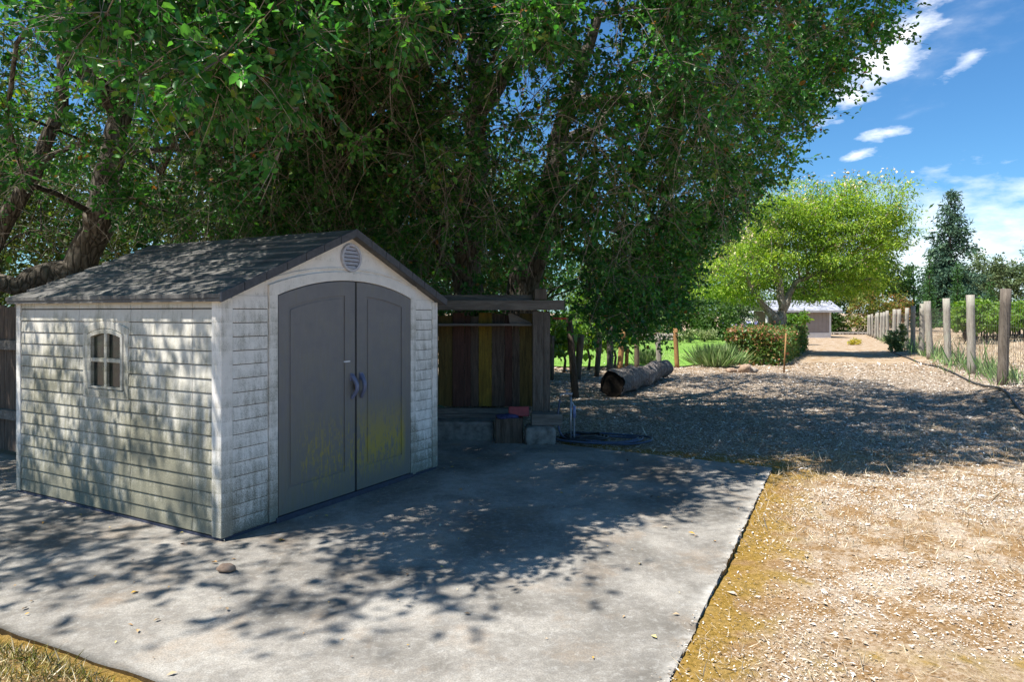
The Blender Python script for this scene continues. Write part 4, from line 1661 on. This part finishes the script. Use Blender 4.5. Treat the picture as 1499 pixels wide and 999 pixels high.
# low sprays that hang forward of both crowns, over the slab
def sprays(n_):
    x, y = RNG.uniform(130, 1090, n_), RNG.uniform(-150, 1, n_) + np.abs(RNG.normal(0, 105, n_))
    d = RNG.uniform(3.5, 7.5, n_)
    X, Z = (x - CX) / F * d, CH - (y - HY) / F * d
    sx, sy = X + .483 * Z, d + .272 * Z
    k_ = (sy > np.interp(sx, [-4, -1.4, -.04, 1.42, 2.6, 6], [3.2, 3.5, 4.1, 5.6, 6.8, 6.8]) + .2) & (y < 250) & (Z > 2.55)
    gx_, gy_ = X + .483 * (Z - 1) - C0.x, d + .272 * (Z - 1) - C0.y
    u_, v_ = gx_ * .4856 + gy_ * .874, -gx_ * .874 + gy_ * .4856
    k_ &= ~((u_ > -.6) & (u_ < .5) & (v_ > -.2) & (v_ < 2.9)) | (RNG.random(n_) < .4)
    lump_ = fbm2(x / 90, y / 90, 1.6, 31)
    k_ &= (lump_ > .12) & ((x > 250) | (y < 110))
    P_ = np.stack([X, d, Z], 1)[k_]
    return P_, unit(np.stack([RNG.normal(0, .4, len(P_)), np.full(len(P_), -.7), np.full(len(P_), -.35)], 1))


PS, OS = sprays(2300)
print('sprays', len(PS))
skA.grow(PS[PS[:, 0] > -1.6][::2], .5, .35, .05)
vis = seen(PA) & (PA[:, 1] < 12.5)
top = ~vis
nA = 0
hang = bare_twigs
oakA, nA = oak('oak_tree', 'huge two trunked live oak behind the board fence, its dark crown hanging low', skA,
               [(PS[PS[:, 0] > -1.6], OS[PS[:, 0] > -1.6], 8, 11, .42, .052, .032), (PA[vis], OA[vis], 10, 14, .5, .058, .035), (PA[top], OA[top], 5, 4, .6, .1, .06)], (-.4, 11.3, 0), (PA[vis & (PA[:, 2] > 2.9) & (PA[:, 0] / PA[:, 1] < .34)], 2600, 1.0, .0045))

# the oak behind the shed
cB = (-5.4, 8.8)
profB = [(2.75, 2.6, 2.6, 4.0, 3.5), (3.6, 4.0, 3.9, 5.0, 4.5), (5, 4.9, 5.2, 6.0, 5.0), (6.2, 5.2, 6.7, 6.4, 5.0), (8.2, 5.0, 6.6, 6.2, 5.0), (9.5, 4.4, 5.0, 5.4, 4.4), (11, 2.0, 2.2, 2.4, 2.0)]


def keepB(P_):
    px = CX + F * P_[:, 0] / P_[:, 1]
    py = HY - F * (P_[:, 2] - CH) / P_[:, 1]
    roofgap = (P_[:, 2] > 2.75)
    thin = (px > 40) & (px < 250) & (P_[:, 1] < 9.2) & (py > 0)
    k_ = (P_[:, 2] - 1.0) * .554
    gx_, gy_ = P_[:, 0] + .871 * k_ - C0.x, P_[:, 1] + .491 * k_ - C0.y
    u_, v_ = gx_ * .4856 + gy_ * .874, -gx_ * .874 + gy_ * .4856
    gap = np.where((u_ > -.75) & (u_ < .45) & (v_ > -.3) & (v_ < 3.0), .42, np.where((u_ >= .45) & (u_ < 1.4) & (v_ > 0) & (v_ < 3.2), .42, 1.0))   # a thin place in the crown lets sun through to the shed
    return roofgap & (~thin | (RNG.random(len(P_)) < np.where(py < 170, .95, .55))) & (RNG.random(len(P_)) < gap) & sunflecks(P_, .72)


PB, OB = crown_points(2800, cB, profB, .62, .24, .18, 9, keepB)
skB = Skeleton()
skB.root_stem([(-6.6, 9.9, -.1), (-6.35, 9.7, 1.6), (-5.95, 9.5, 2.4), (-5.6, 9.35, 3.1), (-5.25, 9.2, 4.3), (-5.05, 9.0, 5.6), (-5.0, 9.0, 7.5)], [.3, .25, .21, .165, .14, .12, .07])
skB.root_stem([(-8.6, 9.6, -.1), (-7.5, 9.4, 1.9), (-6.6, 9.2, 3.2), (-6.0, 9.1, 4.3), (-5.9, 9.0, 6.2)], [.16, .13, .1, .08, .05])
skB.side_stem(16, [(-5.6, 7.4, 5.6), (-5.8, 5.6, 6.6)], [.12, .05])
skB.side_stem(7, [(-6.6, 9.1, 1.95), (-7.6, 8.7, 2.35)], [.12, .1])
ordr = np.argsort(np.linalg.norm(PB - np.array([-5.3, 9.1, 4.2]), axis=1))
skB.grow(PB[ordr][::2], .5, .35, .07)
skB.grow(PS[PS[:, 0] <= -1.6][::2], .5, .35, .05)
vis = seen(PB) & (PB[:, 1] < 11)
oakB, nB = oak('oak_tree', 'leaning live oak with a thick bare trunk rising behind the shed roof', skB,
               [(PS[PS[:, 0] <= -1.6], OS[PS[:, 0] <= -1.6], 8, 11, .42, .052, .032), (PB[vis], OB[vis], 10, 13, .48, .056, .034), (PB[~vis], OB[~vis], 5, 5, .6, .09, .055)], (-6.6, 9.9, 0), (PB[vis], 2000, .9, .0045))
print('oak leaves', nA, nB)

# ------------------------------------------------------------------ undergrowth and trees behind the oaks
for k, (x, y, rx, h, lab) in enumerate([
        (-14.5, 13.5, 2.6, 5.0, 'dense leafy shrub at the far left end of the row behind the leaning oak'),
        (-10.6, 14.0, 2.5, 5.4, 'dense leafy shrub just behind the leaning oak trunk'),
        (-7.0, 14.6, 2.4, 5.0, 'yellow green shrub seen over the middle of the shed roof'),
        (-3.6, 15.2, 2.4, 5.6, 'yellow green shrub seen above the peak of the shed'),
        (-1.0, 15.8, 2.0, 4.6, 'dark shrub behind the two trunks of the huge oak')]):
    plant('shrub', lab, 'shrub', (x, y, 0), [((0, 0, h * .5), (rx, 1.6, h * .5)), ((.8, .4, h * .72), (rx * .6, 1.3, h * .3))], G['shrub_leaf'], .085, .05, 330, 55, .27,
          [([(0, 0, -.05), (.1, 0, h * .5)], [.09, .05])], var0=.5)
for k, (x, y, rx, h, lab) in enumerate([
        (-22, 27, 5, 14, 'tall dark tree at the far left beyond the shrubs'), (-13.5, 28, 4.6, 15, 'tall dark tree beyond the shrubs behind the shed'),
        (-6.0, 29, 4.0, 13, 'tall dark tree beyond the shrubs, between the shed and the huge oak'), (-1.0, 36, 4.2, 11.0, 'dark tree beyond the vines, hidden behind the trunks of the huge oak'),
        ]):
    plant('tree', lab, 'tree', (x, y, 0), [((0, 0, h * .6), (rx, 3, h * .4)), ((1, 0, h * .4), (rx * .8, 2.6, h * .3))], G['tree_leaf'], .2, .12, 260, 60, .5,
          [([(0, 0, -.1), (.1, 0, h * .6)], [.25, .12])], var0=.3)

# ------------------------------------------------------------------ vines behind the left fence
for k, (x, yb, top, lab) in enumerate([
        (802, 556, 474, 'grapevine seen right beside the end post of the board fence'), (826, 550, 470, 'bushy grapevine behind the leaning dark pole'),
        (862, 546, 468, 'grapevine between the two nearest leaning fence posts'), (900, 542, 474, 'grapevine behind the dark upright fence post')]):
    b = gd(x, yb)
    b.y += 1.0
    b.x = (x - CX) / F * b.y
    h = CH - (top - HY) / F * b.y
    plant('grapevine', lab, 'vine', (b.x, b.y, 0), [((0, .2, h * .78), (.62, .5, h * .3)), ((.25, 0, h * .55), (.35, .35, .25))], G['vine_leaf'], .13, .12, 34, 22, .13,
          [([(0, 0, -.03), (.04, 0, .3), (-.03, 0, .6), (.05, 0, .95)], [.045, .035, .035, .025])], G['dark_bark'], 'vines behind the left fence', var0=.55)

# ------------------------------------------------------------------ hedge, mimosa, garden beyond
def box_leaves(L0, W0, H0, n_, jit=.05):
    """points on the faces of a clipped block: x across, y along"""
    f = RNG.random(n_)
    x = RNG.uniform(-W0 / 2, W0 / 2, n_); y = RNG.uniform(0, L0, n_); z = RNG.uniform(.03, H0, n_)
    r = RNG.random(n_)
    x = np.where(r < .22, W0 / 2, np.where(r < .4, -W0 / 2, x))
    y = np.where((r >= .4) & (r < .62), 0, np.where((r >= .62) & (r < .66), L0, y))
    z = np.where((r >= .66), H0, z)
    P_ = np.stack([x, y, z], 1) + RNG.normal(0, jit, (n_, 3))
    P_ = P_ * np.array([[1, 1, 1]])
    P_[:, 2] += .05 * np.sin(P_[:, 1] * 2.1) + .03 * np.sin(P_[:, 0] * 7)
    return P_


hb = gd(1104, 534)
hedge = thing('hedge', 'clipped hedge with red young leaves along the left of the track', 'hedge', (hb.x, hb.y, 0), -math.atan2(.462, .887))
P_ = box_leaves(9.3, 1.5, .98, 17000, .07)
n_ = len(P_)
v = RNG.normal(.3, .16, n_)
red = (RNG.random(n_) < np.where(P_[:, 2] > .72, .3, .09) * np.where(P_[:, 1] < 1.2, 1.2, .4))
v = np.where(red, RNG.uniform(.62, 1, n_), v)
leaf_object('foliage', (P_, unit(rnd(n_) + np.array([[0, 0, .2]])), unit(rnd(n_) + np.array([[0, -.2, .5]])), .1 * RNG.lognormal(0, .25, n_), .055 * RNG.lognormal(0, .25, n_), np.clip(v, 0, 1)), G['hedge_leaf'], hedge)
A, B = [], []
for k in range(110):
    x, y = RNG.uniform(-.55, .55), RNG.uniform(.2, 9.1)
    A.append((x, y, -.03)); B.append((x + RNG.normal(0, .2), y + RNG.normal(0, .2), RNG.uniform(.6, .95)))
V_, F_ = prisms(A, B, .018, .006, 5)
build_np('stems', V_, F_, G['dark_bark'], hedge)

# mimosa (silk tree)
dM = 25.5
mbse = Vector(((1143 - CX) / F * dM, dM, 0))


def mp(x, y, dd=0.0):
    return np.array(at(x, y, dM + dd))


mim = thing('mimosa_tree', 'spreading silk tree with pale pink blossom and pale forked trunk rising from the hedge', 'tree', mbse)
skM = Skeleton()
skM.root_stem([np.array(mbse) + [0, 0, -.1], mp(1143, 478), mp(1146, 455), mp(1142, 420), mp(1134, 385), mp(1150, 340, -.5)], [.25, .21, .16, .13, .1, .06])
skM.side_stem(4, [mp(1122, 452, -.2), mp(1104, 430, -.5), mp(1088, 395, -1)], [.13, .09, .05])
skM.side_stem(8, [mp(1165, 413, .2), mp(1190, 403, .3), mp(1230, 392, .4), mp(1262, 360, .6)], [.09, .08, .065, .045])
skM.side_stem(12, [mp(1105, 370, 1), mp(1090, 320, 1.5)], [.07, .04])
blM = [((1215, 318), (1.9, 1.9, 1.25)), ((1265, 300), (1.5, 1.6, 1.1)), ((1165, 345), (1.6, 1.7, 1.2)), ((1280, 355), (1.1, 1.3, .9)), ((1105, 375), (1.5, 1.6, 1.1)), ((1225, 385), (1.6, 1.7, .75)), ((1062, 405), (1.1, 1.2, .7)), ((1035, 418), (.8, .9, .45)), ((1305, 335), (.8, 1.0, .6)), ((1150, 300), (1.4, 1.5, 1.0)), ((1250, 410), (1.2, 1.3, .6)), ((1090, 425), (.8, .9, .45)), ((1195, 430), (1.0, 1.2, .35))]
cs, ds = [], []
for i, ((x, y), rad) in enumerate(blM):
    c_, d_ = cloud_centers(mp(x, y), rad, int(50 * rad[0] * rad[2]), .2, i + 40, .3)
    cs.append(c_); ds.append(d_)
cs, ds = np.concatenate(cs), np.concatenate(ds)
skM.grow(cs[np.argsort(np.linalg.norm(cs - mp(1150, 410), axis=1))], .6, .3, .06)
mo = np.array([mbse.x, mbse.y, 0])
mbm = skM.tubes(.009, .45)
mbm.v = [tuple(np.array(q) - mo) for q in mbm.v]
mbm.build('trunk', G['pale_bark'], mim)
P_, D_, N_, L, W, v = clumps(cs, .3, 95, .11, .036, ds, .9, .5, .26, .3)
P_[:, 2] -= .06
leaf_object('crown', (P_, D_, N_, L, W, v), G['mimosa_leaf'], mim, .1, mo)
up_ = ds[:, 2] > .25
fc = cs[up_][RNG.random(up_.sum()) < .8]
P_, D_, N_, L, W, v = clumps(fc + np.array([[0, 0, .24]]), .2, 10, .08, .06, None, .5, .5)
leaf_object('blossom', (P_, D_, N_, L, W, v), G['bloom'], mim, .1, mo)

# outbuilding at the end of the track
dS = 43.5
ob = thing('outbuilding', 'low taupe outbuilding with pale shingle roof and white base at the end of the track', 'building', (at(1180, 497, dS).x, dS, 0))
oo = Vector((at(1180, 497, dS).x, dS, 0))
k_ = dS / F
G['taupe'] = plain('taupe_siding', (.3, .26, .24), .8, .2, var=.08, scale=3)
G['white_paint'] = plain('white_paint', (.72, .7, .68), .7, .3, var=.08, scale=5)
xr = (1216 - 1180) * k_
xl = (1122 - 1180) * k_
mb = MB()
for i in range(6):
    x0 = i * xr / 6
    mb.box((x0 + .012, 0, .32), (x0 + xr / 6 - .012, .05, 1.66))
mb.box((0, .012, .3), (xr, .06, 1.66))
mb.box((xl, 2.2, 0), (xr, 2.26, 1.7))
mb.box((xr - .06, .08, 0), (xr, 2.2, 1.66))
mb.build('wall', G['taupe'], ob)
MB().box((-.02, -.03, -.02), (xr + .03, .011, .32)).build('base_board', G['white_paint'], ob)
MB().box((xr - .07, -.025, .322), (xr + .04, -.002, 1.66)).build('corner_board', G['white_paint'], ob)
MB().box((xl, -.02, 0), (xl + .12, .1, 1.66)).build('corner_post', G['white_paint'], ob)
MB().box((xl - .3, -.47, 1.62), (xr + .55, -.4, 1.74)).build('fascia', G['white_paint'], ob)
s = NT('pale_shingle')
n1 = s.voronoi(6, s.mapping(s.pos(), (1, 1, 2.2)), out='Color')
c = s.ramp(s.sep(n1)[0], [(0, (.22, .23, .27)), (.5, (.36, .37, .41)), (1, (.5, .5, .53))])
G['pale_roof'] = s.done(c, .9, .15)
mb = MB()
for i in range(7):
    f0, f1 = i / 7, (i + 1) / 7
    y0, y1, z0, z1 = -.5 + 1.7 * f0, -.5 + 1.7 * f1 + .03, 1.72 + .66 * f0, 1.72 + .66 * f1
    mb.add([(xl - .3, y0, z0), (xr + .55, y0, z0), (xr + .55, y1, z1), (xl - .3, y1, z1), (xl - .3, y0, z0 + .05), (xr + .55, y0, z0 + .05), (xr + .55, y1, z1 + .02), (xl - .3, y1, z1 + .02)],
           [(0, 3, 2, 1), (4, 5, 6, 7), (0, 1, 5, 4), (1, 2, 6, 5), (2, 3, 7, 6), (3, 0, 4, 7)])
mb.add([(xl - .3, 1.2, 2.38), (xr + .55, 1.2, 2.38), (xr + .55, 2.9, 1.72), (xl - .3, 2.9, 1.72)], [(0, 1, 2, 3)])
mb.build('roof', G['pale_roof'], ob)

wbld = thing('white_building', 'white gabled building half hidden behind the silk tree trunk', 'building', (at(1124, 495, 52).x, 52, 0))
MB().prism([(-1.1, 0, 0), (1.0, 0, 0), (1.0, 0, 1.6), (.4, 0, 2.35), (-1.1, 0, 1.5)], (0, 3, 0)).build('wall', G['white_paint'], wbld)
mb = MB()
mb.prism([(1.1, -.15, 1.55), (.4, -.15, 2.4), (.4, -.15, 2.48), (1.2, -.15, 1.6)][::-1], (0, 3.3, 0))
mb.prism([(-1.2, -.15, 1.48), (.4, -.15, 2.4), (.4, -.15, 2.48), (-1.25, -.15, 1.55)], (0, 3.3, 0))
mb.build('roof', G['pale_roof'], wbld)


def bush(name, label, x, ytop, ybot, wpx, d, mat, L, m, per, rcf=.16, cat='bush', var0=.5, lump=.2, trunk=True, group=None, vsd=.2, W=None, flat=1.0):
    k = d / F
    h = max((ybot - ytop) * k, .1)
    b = at(x, ybot, d)
    zc = b.z + h * .52
    rx = wpx * k / 2
    tr = [([(0, 0, -.05), (0, 0, max(zc, .1))], [max(.03, rx * .06), max(.015, rx * .03)])] if trunk else None
    return plant(name, label, cat, (b.x, d, 0), [((0, 0, zc), (rx * .9, rx * .8 * flat, h * .5)), ((rx * .25, -rx * .2, zc + h * .12), (rx * .55, rx * .6 * flat, h * .34)), ((-rx * .35, 0, zc - h * .1), (rx * .5, rx * .5 * flat, h * .34))],
                 mat, L, W or L * .6, m, per, rcf * min(rx, h), tr, G['dark_bark'], group, lump, var0, crown='foliage', vsd=vsd)


LK = [
    ('bush', 'rounded pale variegated bush on the lawn, left of the pair', 1006, 484, 501, 30, 36, 'pale_leaf', .09, 26, 40),
    ('bush', 'rounded pale bush with tan stems on the lawn, right of the pair', 1036, 483, 499, 28, 37, 'pale_leaf', .09, 24, 40),
    ('shrub', 'large leafy green shrub behind the pale bushes on the lawn', 1045, 430, 497, 85, 40, 'tree_leaf', .15, 90, 50),
    ('shrub', 'dark rounded shrub left of the white building', 1082, 425, 478, 54, 44, 'grey_leaf', .13, 70, 50),
    ('shrub', 'bright green shrub under the open left end of the outbuilding', 1166, 459, 482, 34, 34, 'vine_leaf', .11, 30, 40),
    ('shrub', 'mid green shrub beyond the left fence at the edge of the lawn', 985, 425, 494, 80, 41, 'tree_leaf', .16, 90, 50),
    ('shrub', 'mid green shrub beyond the lawn behind the orange fence posts', 925, 428, 492, 80, 42, 'tree_leaf', .16, 90, 50),
    ('shrub', 'light green shrub beyond the lawn behind the grapevines', 862, 430, 492, 80, 42, 'vine_leaf', .16, 90, 50),
    ('shrub', 'orange tinged shrub at the far end of the right fence', 1272, 418, 492, 62, 52, 'autumn_leaf', .16, 80, 50),
    ('shrub', 'red tinged shrub just over the far posts of the right fence', 1311, 432, 480, 46, 56, 'autumn_leaf', .16, 50, 50),
    ('shrub', 'dark green shrub right behind the outbuilding corner', 1228, 450, 492, 36, 54, 'tree_leaf', .15, 46, 50),
    ('weed', 'yellow flowering weed in the middle of the far track', 1252, 497, 508, 17, 34, 'weed_leaf', .07, 10, 30),
    ('shrub', 'green climber smothering the middle posts of the right fence', 1312, 478, 514, 26, 27.6, 'pale_leaf', .1, 40, 36),
]
for t_ in LK:
    bush(t_[0], t_[1], t_[2], t_[3], t_[4], t_[5], t_[6], G[t_[7]], t_[8], t_[9], t_[10], cat=t_[0], trunk=(t_[0] == 'shrub' and 'climber' not in t_[1]), var0=.62 if t_[7] == 'autumn_leaf' and 'red' in t_[1] else .42)

TK = [
    ('tree', 'broad dark green tree rising behind the roof of the outbuilding', 1195, 372, 470, 130, 56, 'tree_leaf', .22, 190, 60),
    ('tree', 'dark green tree showing under the right side of the silk tree crown', 1275, 350, 455, 90, 60, 'tree_leaf', .22, 150, 60),
    ('tree', 'tall tree behind the left half of the silk tree', 1085, 300, 470, 130, 58, 'tree_leaf', .24, 200, 60),
    ('tree', 'leafy tree beyond the lawn behind the lowest leaves of the huge oak', 985, 330, 480, 130, 56, 'tree_leaf', .24, 200, 60),
    ('tree', 'leafy tree beyond the lawn seen between the board fence and the log', 890, 340, 480, 130, 58, 'tree_leaf', .24, 200, 60),
    ('tree', 'grey green oak between the two slim cypresses', 1384, 388, 462, 62, 78, 'grey_leaf', .26, 80, 60),
    ('tree', 'grey green oak at the right foot of the tall redwood', 1432, 365, 450, 74, 84, 'grey_leaf', .28, 100, 60),
    ('tree', 'distant round oak standing second from the right edge of the skyline', 1471, 382, 450, 52, 88, 'grey_leaf', .28, 70, 60),
    ('tree', 'distant round oak at the right edge of the skyline', 1512, 380, 450, 60, 86, 'grey_leaf', .28, 70, 60),
    ('tree', 'small dark tree poking up behind the pointed evergreen', 1318, 385, 455, 40, 80, 'grey_leaf', .26, 46, 60),
]
for t_ in TK:
    bush(t_[0], t_[1], t_[2], t_[3], t_[4], t_[5], t_[6], G[t_[7]], t_[8], t_[9], t_[10], cat='tree', rcf=.13, lump=.3)


def conifer(name, label, x, ytop, d, base_r, mat, L, tiers, per, gap=.35, cat='tree', slim=False):
    h = at(x, ytop, d).z
    b = Vector(((x - CX) / F * d, d, 0))
    t = thing(name, label, cat, b)
    MB().tube([(0, 0, -.1), (0, 0, h * .5), (0, 0, h * .97)], [max(.05, h * .02), h * .012, .02], 7).build('trunk', G['dark_bark'], t)
    cs_, ds_ = [], []
    for i in range(tiers):
        f = (i + RNG.uniform(0, .8)) / tiers
        z = h * (.06 + .93 * f)
        r = base_r * ((1 - f) ** .72 + .03) * RNG.uniform(.72, 1.12)
        for a in RNG.uniform(0, 2 * math.pi, max(3, int(7 * (1 - f) + 3))):
            rr = r * RNG.uniform(.6, 1.1)
            for q in np.linspace(.2, 1, max(2, int(rr / (L * 2.2)) + 2)):
                cs_.append((rr * q * math.cos(a), rr * q * math.sin(a), z - (0 if slim else rr * .28 * q ** 1.5)))
                ds_.append((math.cos(a), math.sin(a), -.35 if not slim else .9))
    arr = clumps(np.array(cs_), L * .8, per, L, L * .4, np.array(ds_), .3, .45)
    k = arr[0][:, 2] < h
    leaf_object('crown', [q[k] for q in arr], mat, t)
    return t


conifer('redwood_tree', 'tall blue green redwood with tiered branches on the skyline', 1391, 276, 76, 4.2, G['conifer_leaf'], .38, 26, 20)
conifer('evergreen_tree', 'bright green pointed evergreen left of the slim cypresses', 1338, 388, 60, 2.4, G['cypress_leaf'], .26, 16, 8, slim=True)
conifer('cypress_tree', 'slim dark cypress with a leaning tip, left of the redwood', 1361, 376, 55, .5, G['cypress_leaf'], .15, 22, 8, slim=True)
conifer('cypress_tree', 'slim dark cypress below the right side of the redwood', 1402, 386, 55, .62, G['cypress_leaf'], .16, 20, 8, slim=True)
conifer('cypress_tree', 'short slim cypress rising from the vineyard near the right edge', 1450, 412, 60, .6, G['cypress_leaf'], .17, 14, 8, slim=True)
conifer('conifer_tree', 'conifer cut off by the right edge of the photo above the oaks', 1507, 350, 90, 2.6, G['conifer_leaf'], .4, 16, 6)

# ornamental grasses and lilac flowers
for x, y, w, h, lab in ((1049, 537, .55, .72, 'strappy green and white grass clump at the left of the hedge'), (1068, 531, .4, .6, 'strappy grass clump tucked against the near left corner of the hedge'), (950, 534, .3, .5, 'small grassy clump by the wire fence at the edge of the lawn')):
    b = gd(x, y)
    n_ = 1000
    P_ = np.stack([RNG.normal(0, w * .42, n_), RNG.normal(0, w * .3, n_), np.zeros(n_)], 1)
    D_ = unit(np.stack([P_[:, 0] * 1.5, P_[:, 1] * 1.5, np.full(n_, 1.0)], 1) + rnd(n_) * .35)
    L = h * RNG.uniform(.5, 1.1, n_)
    t = thing('grass_clump', lab, 'plant', b)
    leaf_object('blades', (P_, D_, rnd(n_), L, np.full(n_, .016), .3 + .7 * RNG.random(n_)), G['strap_leaf'], t, .1)
ag = [(1062, 478), (1076, 480), (1090, 477), (1104, 479), (1118, 476), (1130, 478)]
ag0 = None
for k, (x, y) in enumerate(ag):
    b = at(x, 490, 42)
    if ag0 is None:
        ag0 = thing('lily_clump', 'clump of lilac flowers in the bed below the white building', 'flowers', (b.x, b.y, 0), 0, 'lilac flower clumps in the bed')
        n_ = 160
        P_ = np.stack([RNG.normal(0, .25, n_), RNG.normal(0, .2, n_), np.full(n_, 0.0)], 1)
        leaf_object('blades', (P_, unit(rnd(n_) * .6 + np.array([[0, 0, 1]])), rnd(n_), .55 * RNG.uniform(.6, 1.2, n_), np.full(n_, .05), RNG.random(n_) * .5), G['strap_leaf'], ag0, .1)
        hc = np.stack([RNG.normal(0, .32, 7), RNG.normal(0, .25, 7), RNG.uniform(.62, .95, 7)], 1)
        for q_ in hc:
            V_, F_ = prisms(q_[None] * [[.5, .5, 0]], q_[None], .012, .01)
            build_np('flower_stem', V_, F_, G['strap_leaf'], ag0)
        for q_ in hc:
            leaf_object('flower_head', clumps(q_[None], .03, 30, .09, .07), G['lilac'], ag0)
    else:
        c_ = copy_tree(ag0)
        c_.location = (b.x, b.y + random.uniform(-.4, .4), 0)
        c_.rotation_euler = (0, 0, random.uniform(0, 6))

# low stone walls
for nm, lab, x0, x1, y0, d in (('stone_wall', 'low stone wall across the far end of the track', 1216, 1276, 487, 50), ('stone_wall', 'low rubble wall at the back of the lawn', 905, 1000, 489, 38.5)):
    k = d / F
    a = at(x0, 480, d)
    w = (x1 - x0) * k
    h = CH - (y0 - HY) * k
    mb = MB()
    for i in range(26):
        for j in range(2):
            mb.blob((w * (i + .5 + .4 * (j % 2)) / 26, RNG.uniform(-.06, .06), h * (.25 + .5 * j)), (w / 26 * .62, .22, max(h, .2) * .32), .35, i * 3 + j, 8, 5)
    o = mb.build(nm, G['stone'])
    o.location = (a.x, d, 0)
    tag(o, lab, 'wall')

# ------------------------------------------------------------------ vineyard beyond the right fence
vines = None
rowsv = []
for r_ in range(3):
    for k in range(9):
        f = k / 8
        rowsv.append((Vector((23.2 + r_ * 2.6 + f * 10, 35 + r_ * 4 + f * 8, 0)), r_, k))
for (b, r_, k) in rowsv:
    x = CX + F * b.x / b.y
    if x > 1560 or x < 1372:
        continue
    if vines is None:
        vines = plant('grapevine', 'leafy vine in the sunlit vineyard rows beyond the right fence', 'vine', (b.x, b.y, 0), [((0, 0, 1.5), (1.0, .55, .5)), ((.2, 0, 1.1), (.9, .5, .4))], G['vine_leaf'], .15, .14, 60, 26, .17,
                      [([(0, 0, -.03), (.03, 0, .5), (-.02, 0, 1.1)], [.06, .045, .03])], G['dark_bark'], 'vines in the vineyard rows', var0=.6, crown='foliage')
    else:
        c_ = copy_tree(vines)
        c_.location = b
        c_.rotation_euler = (0, 0, math.atan2(8, 10) + random.choice((0, math.pi)) + random.uniform(-.15, .15))
        s_ = random.uniform(.85, 1.15)
        c_.scale = (s_, s_, s_)
vp = None
for x, yt, yb in ((1489, 443, 487), (1431, 452, 476), (1412, 455, 478), (1398, 452, 480)):
    d = CH * F / (yb - HY) if yb > 470 else 60
    d = min(d, 55)
    b = Vector(((x - CX) / F * d, d, 0))
    h = at(x, yt, d).z
    if vp is None:
        vp = MB().tube([(0, 0, -.05), (0, 0, .5), (.01, 0, 1)], [.1, .1, .095], 8).build('vineyard_post', G['post_wood'])
        tag(vp, 'grey trellis post standing among the vineyard rows beyond the right fence', 'post', 'vineyard posts')
        c_ = vp
    else:
        c_ = vp.copy()
        COL.objects.link(c_)
    c_.location = b
    c_.scale = (1, 1, h)

# dry grass and weeds in the strip behind the right fence
n = 4500
y = 13 + RNG.power(1.1, n) * 34
x = 4.6 + .44 * y + np.abs(RNG.normal(0, 2.2, n)) * (1 + y / 30)
tag(blades('field_grass', x, y, .22, straw, .6, .012), 'tall dry grass standing in the field behind the right wire fence', 'grass')
n = 1500
y = 13.5 + RNG.power(1.1, n) * 24
x = 4.25 + .44 * y + RNG.normal(0, .3, n)
tag(blades('fence_weeds', x, y, .32, G['strap_leaf'], .6, .02), 'green weeds growing along the foot of the right wire fence', 'weeds')
